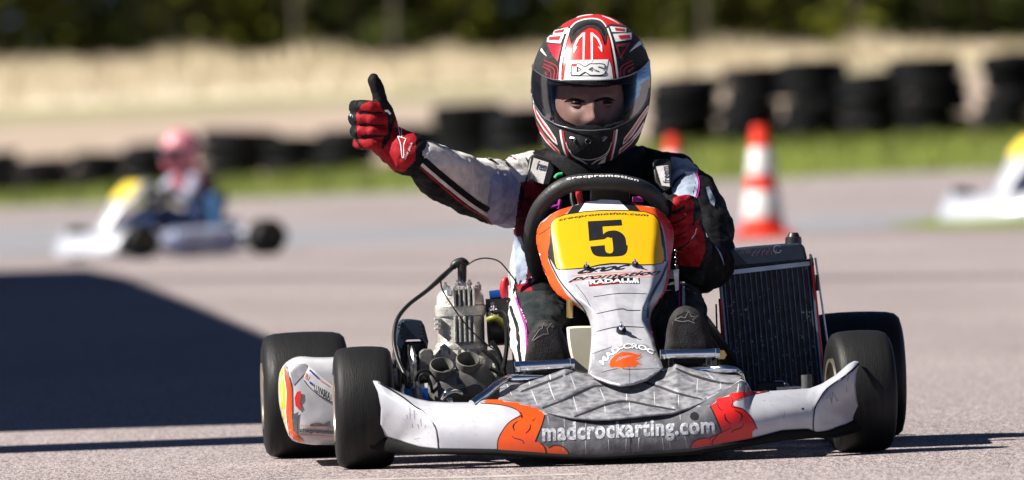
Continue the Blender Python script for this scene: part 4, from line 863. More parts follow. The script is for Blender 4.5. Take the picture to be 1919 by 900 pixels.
MB().lathe([(.062, -.003), (.066, 0), (.062, .003), (.03, .003), (.03, -.003)], K(744, 700, .52), (1, .08, 0), 40, closed=True).build('brake_disc', M_HUB, kart)
MB().lathe([(.05, -.006), (.055, 0), (.05, .006), (.02, .006), (.02, -.006)], K(770, 690, .5), (1, .08, 0), 40, closed=True).build('sprocket', M_HUB, kart)
# spark box
g = MB(); kbox(g, 760, 727, 802, 760, .30, .35); o = g.build('ignition_box', M_BLUE, kart, bevel=.003)
decal('worn_print', bvh_of(o), [ribbon([(770 + k * 3.4, 744), (771 + k * 3.4, 737 + (k % 3))], [.6, 1.3, .5]) for k in range(8)], mat('pale_blue_print', (0.05, 0.16, 0.3), 0.4, var=0.4), o, .003, 3)
for x, r_ in ((767, .006), (776, .004), (783, .004)): MB().cyl(K(x, 729, .325), K(x, 716, .325), r_, n=10).build('connector', M_HUB if x != 767 else M_CABLE, o)
MB().tube([K(783, 716, .33), K(787, 704, .33), K(797, 702, .33), K(806, 716, .34), K(810, 735, .36)], .0035, 8).build('thin_cable', M_CABLE, kart)
MB().tube([K(776, 716, .33), K(782, 700, .33), K(800, 695, .34), K(812, 705, .36)], .0035, 8).build('thin_cable', M_CABLE, kart)
# intake silencer with two trumpets
AB = sm2([(812, 758), (808, 730), (812, 708), (824, 696), (850, 690), (880, 686), (905, 680), (915, 690), (932, 712), (938, 735), (930, 758), (880, 762), (840, 762)], 5, True); AB = resample(AB + [AB[0]], 60)[:-1]; c = np.array((872, 728))
rg_ = lambda s, d: [K(*(c + (np.array(p) - c) * s), d) for p in AB]
g = MB().loft([rg_(.55, .335), rg_(.82, .342), rg_(.95, .36), rg_(1, .39), rg_(1, .50), rg_(.9, .54)][::-1])
air = g.build('intake_silencer', M_GREYP, kart, True); AV = bvh_of(air)
for (px, py, rx) in ((828, 684, .0262), (877, 673, .0262)):
    p = K(px, py, .345); ax = Vector((.03, -.62, .78)).normalized(); g = MB()
    g.lathe([(rx * .45, -.075), (rx * .72, -.07), (rx * .80, -.028), (rx * .84, -.006), (rx * .92, .001), (rx * 1.0, 0), (rx * 1.02, -.006), (rx * .96, -.016), (rx * .95, -.075), (rx * 1.15, -.11)], p, ax, 32)
    g.build('intake_trumpet', M_INTAKE, air)
    MB().lathe([(.0002, -.055), (rx * .74, -.055)], p, ax, 24).build('trumpet_floor', M_INTAKE, air)
decal('silencer_recess_shade', AV, [[(846, 762), (836, 745), (842, 735), (870, 727), (888, 720), (900, 722), (908, 735), (912, 762)]], M_CABLE, air, .002, 5)  # flat dark patches paint the shade of a recess onto the casing
decal('silencer_recess_shade', AV, [[(855, 706), (868, 718), (857, 722)]], M_CABLE, air, .002, 5)
g = MB(); g.tube([K(828, 748, .31), K(838, 736, .305), (K(852, 733, .31)), K(865, 738, .32)], [.006, .0075, .006, .005], 10); g.cyl(K(838, 752, .31), K(848, 750, .31), .007, n=10); g.build('bracket_bolt', M_CHROME, kart)

# ---- radiator
RD = .50
def rq(u, v, d=RD):      # u across, v down the face
    tl, tr, bl, br = np.array((1351, 505.)), np.array((1517, 486.)), np.array((1372, 742.)), np.array((1540, 722.))
    p = (tl * (1 - u) + tr * u) * (1 - v) + (bl * (1 - u) + br * u) * v; return K(*p, d + .02 * (1 - v))
rad = MB(); 
def slab(g, u0, u1, v0, v1, d0, d1, mi=0):
    f = [rq(u0, v0, d0), rq(u1, v0, d0), rq(u1, v1, d0), rq(u0, v1, d0)]; return g.prism(f, (0, d1 - d0, 0), mi)
slab(rad, 0, 1, 0, 1.02, RD, RD + .035).build('radiator_core', M_CORE, kart)
core = bpy.data.objects['radiator_core']
for k in range(17):
    u = (k + .5) / 17; g = MB(); slab(g, u - .006, u + .006, .035, .985, RD - .003, RD); g.build('radiator_tube', M_TUBEFIN, core)
fl = MB()
for k in range(150):
    u, v = rg2.uniform(.03, .97), min(.98, abs(rg2.gauss(.62, .26))); s_ = rg2.uniform(.0015, .0048); p = rq(u, v, RD - .0035)
    fl.add([p, p + Vector((s_, 0, rg2.uniform(-.4, .4) * s_)), p + Vector((s_ * .8, 0, s_)), p + Vector((rg2.uniform(-.3, .3) * s_, 0, s_))], [(0, 1, 2, 3)])
fl.build('bent_fins', mat('bent_fin', (0.14, 0.17, 0.2), 0.4, metal=.5, var=0.5), core, kind='stuff')
g = MB(); slab(g, -.02, 0.0, .0, 1.0, RD - .008, RD + .04); slab(g, 1.0, 1.02, .0, 1.0, RD - .008, RD + .04); g.build('radiator_side', mat('blue_grey_metal', (0.2, 0.26, 0.34), 0.35, metal=.7, var=0.3), core)
g = MB(); slab(g, -.02, 1.0, 0.015, .05, RD - .012, RD + .04); g.build('radiator_rail', mat('pale_alu', (0.5, 0.54, 0.6), 0.35, metal=.8, var=0.2), core)
g = MB()
tp = [(1344, 505), (1347, 476), (1360, 467), (1420, 461), (1500, 455), (1508, 462), (1514, 489), (1430, 497)]
g.prism(ring(tp, RD - .012), (0, .06, 0)); tank = g.build('radiator_tank', M_BLUEBLK, kart, bevel=.006)
TVH = bvh_of(tank); rw = random.Random(8); M_WORN = mat('worn_mauve_print', (0.30, 0.10, 0.16), 0.6, col2=(0.09, 0.07, 0.11), vscale=120)
decal('worn_print', TVH, [ribbon([(1388 + k * 4.3 + rw.uniform(-1, 1), 476 - k * .28 + (5.5 if k > 3 and k % 2 else 0)), (1391 + k * 4.3, 468 - k * .28 + (5.5 if k > 3 and k % 2 else 0) + rw.uniform(-1, 1))], [.8, rw.uniform(1.5, 2.8), .8]) for k in range(16)], M_WORN, tank, .003, 3)
decal('worn_print', TVH, [ribbon([(1457 + 7 * math.cos(t), 467 + 7 * math.sin(t)) for t in np.linspace(.2, 5.6, 14)], 1.2)], mat('worn_white_ring', (0.22, 0.27, 0.34), 0.6, var=.4), tank, .003, 3)
g = MB(); g.cyl(K(1487, 458, RD + .015), K(1487, 444, RD + .015), .0185, .0175, 12); g.cyl(K(1487, 445, RD + .015), K(1487, 436, RD + .015), .014, .011, 10); g.build('radiator_cap', M_CABLE, tank)
kart_rods = [((1520, 484), (1545, 735), .0048, M_REDROD), ((1528, 483), (1556, 680), .0024, M_HUB), ((1350, 560), (1361, 725), .0046, M_REDROD), ((1342, 570), (1346, 700), .002, M_CABLE)]
for a, b_, r_, m in kart_rods: MB().tube([K(*a, RD + .01), K(*b_, RD + .01)], r_, 10, smooth=False).build('radiator_strut', m, kart)
MB().cyl(K(1519, 488, RD - .01), K(1523, 487, RD - .01), .014, n=12).build('strut_joint', M_CABLE, kart)
MB().cyl(K(1531, 515, RD + .005), K(1533, 545, RD + .005), .004, n=8).build('strut_clamp', M_CABLE, kart)
MB().tube([K(1300, 575, .3), K(1330, 612, .35), K(1355, 650, .42), K(1375, 690, .5)], .011, 12).build('coolant_hose', M_CABLE, kart)
MB().tube([K(1310, 600, .4), K(1340, 640, .45), K(1360, 690, .5)], .010, 12).build('coolant_hose', M_CABLE, kart)
MB().tube([K(1430, 735, .46), K(1440, 722, .44), K(1462, 718, .43), K(1478, 728, .44), K(1480, 742, .46)], .007, 10).build('lower_bracket', M_CHROME, kart)
g = MB(); kbox(g, 1420, 715, 1470, 740, .40, .44); g.build('clamp_block', M_CABLE, kart, bevel=.005)
g = MB(); kbox(g, 1456, 724, 1506, 736, .36, .38); o = g.build('name_tag', M_WPRINT, kart, bevel=.001); decal('tag_print', bvh_of(o), [[(1464, 731), (1476, 729), (1476, 733), (1464, 735)], [(1484, 729), (1497, 727), (1497, 731), (1484, 733)]], M_RED, o, .0015)

# ---- seat shell
sx_ = K(1112, 560, .75).x
rows = []
for i, (z, y0, hw, dpt) in enumerate(((.06, .70, .12, .10), (.075, .66, .165, .16), (.12, .62, .18, .22), (.20, .62, .185, .24), (.30, .66, .185, .24), (.40, .72, .18, .22), (.47, .80, .16, .15))):
    row = []
    for k in range(25):
        a = math.pi * k / 24; row.append(Vector((sx_ - hw * math.cos(a), y0 + .06 + dpt * math.sin(a) + (z - .06) * .25, z)))
    rows.append(row)
MB().grid(rows).build('seat', mat('fibreglass', (0.3, 0.3, 0.29), 0.4, var=0.2), kart, True, solid=.006)

# ================================================================== THE DRIVER
drv = thing('person', 'kart driver in black and white suit and red helmet giving a thumbs up', 'person', KM, off=(K(1112, 600, .8).x, .80, .10))
M_SUITB = mat('suit_black', (0.0075, 0.0075, 0.009), 0.75, spec=.15, col2=(0.004, 0.004, 0.0046), vscale=40, bump=0.25, bscale=400)
M_SUITW = mat('suit_white', (0.64, 0.62, 0.60), 0.75, spec=.15, col2=(0.46, 0.43, 0.41), vscale=26, detail=7, bump=0.2, bscale=350)
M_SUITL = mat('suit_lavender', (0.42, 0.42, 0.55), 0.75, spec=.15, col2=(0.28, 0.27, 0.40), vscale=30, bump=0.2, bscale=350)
M_SUITR = mat('suit_red', (0.27, 0.008, 0.02), 0.6, spec=.15, var=0.4, vscale=30, bump=0.2, bscale=350)
M_SUITRS = mat('suit_red_shaded', (0.085, 0.006, 0.014), 0.7, spec=.15, var=0.5, vscale=30, bump=0.2, bscale=350)  # the red suit cloth again, with its shadow put into a darker colour
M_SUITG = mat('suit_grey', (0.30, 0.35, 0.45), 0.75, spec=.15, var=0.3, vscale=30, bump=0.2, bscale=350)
M_SUITD = mat('suit_charcoal', (0.034, 0.034, 0.036), 0.75, spec=.15, col2=(0.014, 0.022, 0.023), vscale=30, bump=0.3, bscale=300)
k_ = lambda x, y, d: K(x, y, d)
chains = [
    [(k_(985, 345, .74), .066), (k_(950, 365, .68), .072), (k_(905, 352, .57), .066), (k_(880, 350, .52), .064), (k_(842, 330, .44), .060), (k_(812, 312, .39), .053), (k_(790, 299, .36), .046)],          # raised arm
    [(k_(1262, 352, .74), .066), (k_(1292, 385, .68), .072), (k_(1318, 440, .58), .065), (k_(1322, 495, .50), .062), (k_(1316, 500, .46), .056), (k_(1309, 486, .42), .043)],  # arm on the wheel
    [(k_(1020, 610, .86), .095), (k_(1030, 585, .62), .085), (k_(1022, 588, .44), .074), (k_(1012, 592, .36), .066), (k_(1008, 640, .22), .055), (k_(1012, 680, .09), .042)],
    [(k_(1200, 600, .86), .095), (k_(1235, 575, .62), .085), (k_(1262, 585, .44), .070), (k_(1268, 590, .36), .062), (k_(1278, 625, .22), .053), (k_(1290, 655, .09), .040)],
    [(k_(1112, 600, .90), .13), (k_(1115, 500, .90), .14), (k_(1118, 400, .86), .145), (k_(1118, 335, .83), .10), (k_(1110, 285, .81), .062)],
    [(k_(985, 350, .78), .075), (k_(1118, 360, .82), .12), (k_(1262, 355, .78), .075)],
    [(k_(1030, 430, .78), .08), (k_(1040, 560, .76), .10)], [(k_(1200, 430, .78), .08), (k_(1190, 560, .76), .10)],
]
co, fs = fused(chains, [], .0042, 4, .0095, 16.0, 3.1, (1.0, 1.0, 1.3), .0022)
# crumpled cuff and elbow folds on the raised sleeve
P = kproj(co); fc = np.array([co[list(f)].mean(0) for f in fs]); FP = kproj(fc); zone = np.zeros(len(fs), int)
arm = FP[:, 0] < 992
def z_(poly, idx, cond=None):
    m = inside(FP, poly)
    if cond is not None: m &= cond
    zone[m] = idx
z_([(783, 250), (810, 262), (880, 285), (960, 275), (1000, 280), (1012, 330), (1000, 350), (978, 372), (973, 415), (950, 448), (930, 446), (916, 434), (912, 395), (882, 374), (830, 330), (797, 300), (790, 285)], 1)
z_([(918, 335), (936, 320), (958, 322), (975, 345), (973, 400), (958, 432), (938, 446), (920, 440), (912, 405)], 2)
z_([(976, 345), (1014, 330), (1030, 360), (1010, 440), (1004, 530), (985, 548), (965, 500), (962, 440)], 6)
z_([(976, 342), (1014, 330), (1026, 356), (1004, 372), (984, 368)], 3)
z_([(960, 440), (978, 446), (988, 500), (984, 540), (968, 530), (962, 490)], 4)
z_([(966, 534), (990, 530), (1000, 548), (975, 556)], 3)
z_([(930, 470), (962, 440), (966, 520), (958, 560), (940, 552)], 1)
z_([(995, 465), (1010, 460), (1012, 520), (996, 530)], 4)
z_([(945, 515), (962, 520), (968, 560), (985, 600), (990, 640), (984, 720), (900, 740), (920, 600)], 1, fc[:, 1] < .66)
z_([(968, 545), (1110, 545), (1110, 640), (990, 640), (985, 600)], 5, fc[:, 1] < .62)
z_([(1205, 545), (1320, 500), (1320, 700), (1205, 700)], 5, fc[:, 1] < .42)
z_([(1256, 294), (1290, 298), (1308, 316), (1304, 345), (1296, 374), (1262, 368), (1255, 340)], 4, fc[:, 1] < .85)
z_([(1000, 280), (1225, 280), (1225, 345), (1000, 345)], 0)
body = mk('body', [Vector(c) for c in co], fs, None, drv, True, fmat=zone, mats=[M_SUITB, M_SUITW, M_SUITL, M_SUITR, M_SUITG, M_SUITD, M_SUITRS], label='black and white racing suit with red chest panel')
BDV = bvh_of(body); FAC[id(BDV)] = 1.1
decal('sleeve_stripe', BDV, [ribbon([(795, 299), (830, 329), (882, 371), (916, 393)], 9)], M_SUITB, body, .0018, 4)
decal('sleeve_piping', BDV, [ribbon([(790, 308), (826, 339), (876, 379), (914, 404)], 6)], M_SUITW, body, .0020, 4)
decal('sleeve_piping', BDV, [ribbon([(787, 313), (823, 345), (873, 386), (913, 411), (920, 440), (930, 452)], [3.5, 3.5, 4])], M_SUITR, body, .0020, 4)
decal('cuff_edge', BDV, [ribbon([(914, 446), (920, 462), (930, 472), (944, 470)], [3, 5, 3])], M_SUITW, body, .002, 4)
decal('shoulder_fold_shade', BDV, [ribbon([(985, 296), (992, 318), (982, 350), (974, 392)], [2, 3, 2]), ribbon([(905, 293), (917, 298), (930, 306)], [2, 5, 2]), ribbon([(935, 296), (945, 302), (955, 315)], [2, 5, 2])], M_SUITB, body, .002, 4)  # dark of the cloth folds painted as flat black lines
decal('shoulder_print', BDV, [ribbon([(918, 292), (930, 294), (940, 300)], [2, 4, 2]), ribbon([(944, 291), (956, 293), (966, 299)], [2, 4, 2])], M_SUITR, body, .0024, 4)
decal('sleeve_piping', BDV, [ribbon([(1298, 322), (1306, 340), (1303, 362), (1296, 384)], [2, 5, 4])], M_SUITG, body, .002, 4)
decal('sleeve_piping', BDV, [ribbon([(1302, 320), (1310, 340), (1308, 362), (1300, 384)], 1.8)], M_MAG, body, .002, 4)
decal('shoulder_seam', BDV, [ribbon([(1258, 354), (1268, 338), (1284, 326)], [2, 4, 3])], M_INK, body, .0022, 4)
decal('sleeve_print', BDV, [[(1322, 352), (1328, 350), (1340, 376), (1338, 388), (1330, 380)], ribbon([(1340, 462), (1350, 478), (1356, 496)], [1, 3, 1]), ribbon([(1322, 436), (1328, 452)], [1, 2, 1])], M_SUITG, body, .002, 4)
decal('leg_piping', BDV, [ribbon([(966, 556), (976, 585), (986, 620), (988, 680)], [2.5, 3.5, 3])], M_MAG, body, .003, 4)
decal('leg_stripe', BDV, [ribbon([(955, 560), (960, 585), (970, 615), (972, 650), (978, 690)], [3, 5, 5, 4])], M_INK, body, .003, 4)
decal('leg_piping', BDV, [ribbon([(1273, 530), (1273, 560), (1274, 590)], 3)], M_MAG, body, .003, 4)
decal('leg_stripe', BDV, [ribbon([(1280, 530), (1281, 560), (1282, 590)], [4, 5, 5])], M_SUITW, body, .003, 4)
# shoulder pads of the rib protector
def pad(poly, d, txt, fn, inner):
    g = MB(); g.prism([K(*p, d + (p[1] - 300) * -.0006) for p in poly], (0, .05, 0)); o = g.build('shoulder_pad', M_BLACK, drv, bevel=.004); t_ = bvh_of(o)
    decal('pad_label', t_, [inner], M_SUITW, o, .0016, 4); lettering(t_, txt, fn, mat('navy_print', (0.02, 0.03, 0.08), 0.5, var=0.2), o, .02, .003)
pad([(993, 296), (1003, 288), (1032, 300), (1040, 318), (1030, 348), (985, 340)], .665, 'freem', quadfn((1004, 318), (1022, 322), (1027, 306), (1009, 301)), [(990, 337), (1000, 296), (1028, 305), (1018, 345)])
pad([(1222, 304), (1228, 299), (1256, 298), (1260, 306), (1260, 350), (1246, 360), (1228, 340)], .645, 'freem', quadfn((1254, 344), (1252, 312), (1240, 312), (1243, 344)), [(1229, 312), (1252, 310), (1255, 350), (1240, 348)])
decal('patch_print', BDV, [[(984, 330), (996, 322), (992, 338)]], M_INK, body, .003)
# neck collar
cl = MB(); cc = K(1110, 318, .80)
cl.loft([[cc + Vector(((.105 + .012 * s) * math.cos(a), (.085 + .012 * s) * math.sin(a) - .02, (-.045 + .09 * t))) for a in np.linspace(0, 6.283, 40)[:-1]] for t, s in ((0, 1), (.2, 1.4), (.5, 1.6), (.8, 1.4), (1, .8), (1, 0), (0, 0))], cap=False); cl.build('neck_collar', M_SUITB, drv, True)
MB().tube([K(1040, 334, .62), K(1045, 328, .62), K(1054, 326, .62)], .004, 8).build('green_strap', mat('green_strap', (0.03, 0.4, 0.15), 0.5, var=0.2), drv)

# ---- head: one skin, features pushed out of an egg
hc = K(1105, 197, .755)
def gau(x, z, cx_, cz_, sx, sz): return math.exp(-((x - cx_) / sx) ** 2 - ((z - cz_) / sz) ** 2)
G = []
for i in range(61):
    th = math.pi * i / 60; row = []
    for j in range(80):
        ph = 2 * math.pi * j / 80; s = max(math.sin(th), 1e-3)
        p = Vector((.076 * s * math.cos(ph), .098 * s * math.sin(ph), .122 * math.cos(th)))
        if p.z < 0: p.x *= 1 - .22 * (p.z / .122) ** 2; p.y *= 1 - .08 * (p.z / .122) ** 2
        if p.y < 0:
            x, z = p.x, p.z; f = 0
            f += .027 * gau(x, z, 0, -.033, .0105, .012) + .018 * gau(x, z, 0, -.012, .0085, .022) + .010 * (gau(x, z, -.013, -.034, .008, .008) + gau(x, z, .013, -.034, .008, .008))
            f += .007 * (gau(x, z, -.032, .022, .020, .007) + gau(x, z, .032, .022, .020, .007)) - .014 * (gau(x, z, -.033, .002, .015, .010) + gau(x, z, .033, .002, .015, .010))
            f += .006 * (gau(x, z, -.042, -.026, .018, .015) + gau(x, z, .042, -.026, .018, .015)) + .008 * gau(x, z, 0, -.062, .018, .006) + .008 * gau(x, z, 0, -.074, .015, .006) - .005 * gau(x, z, 0, -.068, .02, .002) + .009 * gau(x, z, 0, -.098, .018, .014) - .004 * gau(x, z, 0, -.05, .006, .007)
            p.y -= f
        row.append(hc + p)
    G.append(row)
M_SKIN = mat('skin', (0.78, 0.48, 0.37), 0.48, col2=(0.66, 0.37, 0.28), vscale=40, sss=.12, bump=.06, bscale=300)
head = MB().loft(G).build('head', M_SKIN, drv, True); HDV = bvh_of(head)
for s in (-1, 1):
    e = MB(); ec = hc + Vector((s * .033, -.071, .002)); e.ell(ec, (.0125, .0125, .0125), nu=20, nv=12); eye = e.build('eye', mat('eye_white', (0.24, 0.20, 0.18), 0.2, var=0.05), head, True)
    MB().lathe([(.0001, .0129), (.0035, .0128), (.0066, .0114), (.0068, .0106)], ec, (0, -1, 0), 18).build('iris', mat('iris_dark', (0.012, 0.008, 0.006), 0.15, var=.2), eye, True)
    for up in (1, -1):
        L = MB(); L.tube([ec + Vector((dx * .014, -math.sqrt(max(.0150 ** 2 - (dx * .0135) ** 2 - .003 ** 2, 1e-6)), up * (.0044 - .0044 * dx * dx) * (1 if up > 0 else .75))) for dx in (-1, -.5, 0, .5, 1)], [.0014, .0022, .0026, .0022, .0014], 8); L.build('eyelid', M_SKIN if up < 0 else mat('lash_line', (0.05, 0.025, 0.018), 0.6, var=.2), head, True)
dec_eye = [ribbon([(1058, 191), (1070, 187), (1083, 187.5), (1096, 191)], [2, 5.5, 6, 4]), ribbon([(1114, 190), (1127, 186), (1140, 185), (1152, 189)], [4, 6, 5.5, 2])]
decal('eyebrow', HDV, dec_eye, mat('brow_hair', (0.03, 0.02, 0.014), 0.7, var=0.3, vscale=200), head, .0018, 3)
decal('lips', HDV, [[(1086, 252), (1100, 248), (1106, 250), (1112, 248), (1126, 252), (1114, 259), (1098, 259)]], mat('lip_skin', (0.45, 0.16, 0.13), 0.4, var=.1), head, .0008, 3)

# ---- helmet
HR = [(27.0, 14, .02, .02), (29, 25, .033, .033), (34, 40, .055, .055), (42, 52, .075, .08), (53, 68, .100, .105), (70, 86, .125, .128), (90, 99.5, .143, .143), (118, 110, .158, .152), (150, 113, .168, .155), (190, 111, .174, .150), (213, 107, .178, .142), (240, 98.5, .180, .130), (267, 89, .176, .118), (288, 74, .162, .10), (302, 55, .14, .085), (311, 36, .115, .07)]
hz = np.linspace(27.4, 310.5, 150); ys = [r_[0] for r_ in HR]; HD = .80
def smooth_interp(x, k): return np.interp(x, ys, [r_[k] for r_ in HR])
def blurarr(a, n=3):
    for _ in range(n): a = np.concatenate([[a[0]], (a[:-2] + 2 * a[1:-1] + a[2:]) / 4, [a[-1]]])
    return a
W_ = blurarr(smooth_interp(hz, 1), 14) * PXM * 1.03; F_ = blurarr(smooth_interp(hz, 2), 14); B_ = blurarr(smooth_interp(hz, 3), 14); NHU = 220
def hpt(i, j, off=0.0):
    a = 2 * math.pi * j / NHU; c, s = math.cos(a), math.sin(a); ctr = K(1108 - (hz[i] - 150) * .008, hz[i], HD)
    e = .92; x = (W_[i] + off) * abs(c) ** e * (1 if c > 0 else -1); dy = (F_[i] + off) if s < 0 else (B_[i] + off)
    y = dy * abs(s) ** e * (1 if s > 0 else -1)
    return Vector((ctr.x + x, HD + y, ctr.z))
Gh = [[hpt(i, j) for j in range(NHU)] for i in range(150)]
full = MB().grid(Gh, 0, True); n = len(full.v); full.v += [sum(Gh[0], Vector()) / NHU + Vector((0, 0, .0004))]
full.f += [(n, (k + 1) % NHU, k) for k in range(NHU)]; full.mi += [0] * NHU
FHV = BVHTree.FromPolygons(full.v, full.f); FAC[id(FHV)] = .6
fcen = np.array([np.mean([full.v[q] for q in f], axis=0) for f in full.f]); fpx = kproj(fcen)
port = [(1001, 152), (1020, 158), (1060, 160), (1105, 161), (1160, 159), (1195, 154), (1216, 148), (1214, 176), (1206, 200), (1190, 216), (1165, 230), (1130, 239), (1105, 241), (1075, 238), (1045, 228), (1022, 212), (1008, 192), (1002, 172)]
front = fcen[:, 1] < HD - .02
kill = inside(fpx, port) & front
M_SHELL = mat('helmet_black_paint', (0.008, 0.009, 0.014), 0.1, coat=.6)
M_LINER = mat('helmet_liner', (0.012, 0.012, 0.013), 0.9, var=.3, vscale=60, bump=.2, bscale=200)
helm = mk('helmet', full.v, [f for f, q in zip(full.f, kill) if not q], None, drv, True, mats=[M_SHELL, M_LINER], label='black full face helmet with red and white graphics')
s_ = helm.modifiers.new('s', 'SOLIDIFY'); s_.thickness = .022; s_.offset = 1; s_.material_offset = 1; s_.material_offset_rim = 1
bot = MB(); bot.tube([hpt(149, j) + Vector((0, 0, -.002)) for j in range(0, NHU, 10)], .010, 10, closed=True, res=3); bot.build('edge_trim', M_LINER, helm, True)
M_VIS = bpy.data.materials.new('smoked_visor'); M_VIS.use_nodes = True; nt = M_VIS.node_tree; N = nt.nodes; N.remove(N['Principled BSDF'])
tr = N.new('ShaderNodeBsdfTransparent'); tr.inputs[0].default_value = (.50, .50, .53, 1); gls = N.new('ShaderNodeBsdfGlossy'); gls.inputs['Roughness'].default_value = .03; gls.inputs[0].default_value = (.45, .46, .5, 1)
frs = N.new('ShaderNodeFresnel'); frs.inputs[0].default_value = 1.3; mx = N.new('ShaderNodeMixShader'); L = nt.links; nzz = N.new('ShaderNodeTexNoise'); nzz.inputs['Scale'].default_value = 60
mrr = N.new('ShaderNodeMapRange'); mrr.inputs[3].default_value = .02; mrr.inputs[4].default_value = .09; L.new(nzz.outputs[0], mrr.inputs[0]); L.new(mrr.outputs[0], gls.inputs['Roughness'])
mh_ = N.new('ShaderNodeMath'); mh_.operation = 'MULTIPLY'; mh_.inputs[1].default_value = .6; L.new(frs.outputs[0], mh_.inputs[0]); L.new(mh_.outputs[0], mx.inputs[0]); L.new(tr.outputs[0], mx.inputs[1]); L.new(gls.outputs[0], mx.inputs[2]); L.new(mx.outputs[0], N['Material Output'].inputs[0])
vtop = [(994, 117), (1003, 128), (1015, 139), (1032, 147), (1060, 151), (1105, 152.5), (1150, 151), (1180, 144), (1200, 133), (1212, 123), (1221, 114)]
vbot = [(997, 162), (1003, 192), (1018, 217), (1042, 233), (1075, 243), (1105, 245.5), (1140, 243), (1172, 231), (1197, 214), (1212, 193), (1220, 162)]
VG = []
xs = np.linspace(0, 1, 120); VT = resample(vtop, 120); VB = resample(vbot, 120)
for i in range(40):
    row = []
    for j in range(120):
        v_ = i / 39; px = VT[j][0] * (1 - v_) + VB[j][0] * v_; py = VT[j][1] * (1 - v_) + VB[j][1] * v_
        row.append((px, py))
    VG.append(row)
def visor_pt(px, py):
    ic = np.clip(np.searchsorted(hz, py), 1, 148); ctr = K(1108 - (py - 150) * .008, py, HD); wv, fv = W_[ic] + .006, F_[ic] + .006
    x = K(px, py, HD - .1).x - ctr.x; t_ = max(-.985, min(.985, x / wv)); a = abs(t_) ** (1 / .92); yy = fv * (max(0, 1 - a * a)) ** (.92 / 2)
    return Vector((ctr.x + t_ * wv, HD - yy, ctr.z))
vis = MB().grid([[visor_pt(*p) for p in row] for row in VG]).build('visor', M_VIS, helm, True)
rim_ = MB(); rim_.tube([visor_pt(x, y) for x, y in VB[::4]], .0016, 6, res=2); rim_.tube([visor_pt(x, y) for x, y in VT[::4]], .0013, 6, res=2); rim_.build('visor_edge', mat('smoked_edge', (0.1, 0.1, 0.11), 0.2, coat=.5, var=.2), vis, True)
pad_ = MB()
for y, off in ((150, -.014), (244, -.012)):
    i = int(np.searchsorted(hz, y)); pad_.tube([hpt(i, j, off - .004) for j in range(114, 217, 6)], .011, 8)
pad_.build('padding', M_LINER, helm, True)
hA = crop(985, 20, 6); hB = crop(985, 160, 5.625)
D_ = lambda nm, polys, m, off: decal(nm, FHV, polys, m, helm, off, 3.5)
D_('red_crown', [hA((350, 175), (480, 100), (600, 55), (760, 38), (900, 55), (1020, 110), (1100, 170), (960, 150), (900, 175), (850, 120), (740, 90), (620, 105), (520, 170), (440, 190)), ], M_RED, .0008)
D_('pale_crown', [ribbon(hA((505, 195), (560, 140), (640, 105), (740, 92), (830, 105), (880, 145), (905, 185)), [2, 2.4, 2]), ribbon(hA((330, 200), (470, 120), (620, 65), (760, 45)), [1, 2, 1]), ribbon(hA((860, 60), (960, 100), (1050, 150)), [1, 2.5, 1])], M_WPRINT, .0016)
D_('red_shield', [hA((490, 245), (515, 375), (590, 275), (660, 220), (730, 190), (800, 220), (850, 280), (893, 390), (915, 250), (940, 330), (975, 560), (1010, 780), (400, 780), (430, 560), (470, 330))], M_RED, .0012)
D_('white_field', [hA((470, 560), (935, 550), (965, 640), (985, 780), (430, 780), (450, 640))], M_WPRINT, .0018)
D_('helmet_outline', [ribbon(hA((490, 250), (515, 375), (590, 275), (660, 220), (730, 190), (800, 220), (850, 280), (893, 390), (912, 255)), 1.2), ribbon(hA((470, 560), (512, 735), (900, 735), (935, 550)), 1.3, False), ribbon(hA((520, 270), (580, 200), (680, 150), (780, 150), (850, 200), (880, 280)), [2, 5, 4, 5, 2])], M_INK, .0022)
D_('white_stripe', [ribbon(hA((495, 205), (455, 330), (420, 480), (395, 640), (388, 780)), [3.4, 4, 4.4]), ribbon(hA((920, 200), (965, 340), (1000, 520), (1020, 650), (1035, 770)), [3, 3.4, 4]), hA((668, 250), (640, 255), (575, 320), (540, 400), (538, 478), (550, 470), (582, 408), (572, 405), (560, 435), (565, 400), (600, 325), (645, 280), (642, 560), (660, 590)), hA((730, 250), (755, 255), (820, 310), (860, 400), (862, 470), (850, 462), (812, 405), (830, 412), (843, 432), (835, 390), (800, 320), (755, 280), (758, 560), (735, 590))], M_WPRINT, .0026)
D_('white_box', [hA((325, 225), (480, 190), (455, 260), (305, 275)), hA((250, 285), (435, 270), (395, 370), (240, 355)), hA((945, 178), (1130, 195), (1130, 245), (970, 242)), hA((980, 265), (1190, 250), (1190, 325), (1012, 352)), hA((175, 385), (180, 420), (240, 515), (205, 490), (150, 430)), hA((1285, 330), (1230, 390), (1160, 470), (1270, 400), (1330, 365)), ribbon(hA((1310, 380), (1340, 430)), [3, 1]), hA((100, 520), (130, 470), (120, 520))], M_WPRINT, .0016)
D_('red_box', [hA((335, 232), (440, 208), (425, 248), (325, 258)), hA((265, 300), (400, 285), (380, 335), (262, 335)), hA((1000, 195), (1115, 208), (1110, 235), (1010, 228)), hA((1040, 282), (1170, 275), (1175, 312), (1060, 322))], M_RED, .0024)
D_('red_triangle', [hA((245, 378), (410, 385), (362, 572), (310, 510)), ribbon(hA((1020, 400), (1165, 365), (1060, 535), (1025, 405)), 3, False)] + [ribbon(hA(*q), [1.5, 2.2]) for q in (((210, 560), (355, 635), (350, 775)), ((200, 600), (320, 660), (318, 770)), ((195, 630), (280, 680), (285, 765)), ((220, 690), (240, 730)), ((1200, 560), (1070, 640), (1070, 770)), ((1210, 600), (1110, 660), (1110, 760)), ((1215, 640), (1150, 690)))], mat('dark_red_print', (0.42, 0.015, 0.03), 0.25, coat=.5, var=.15), .0016)
D_('badge_border', [], M_INK, .001) if False else None
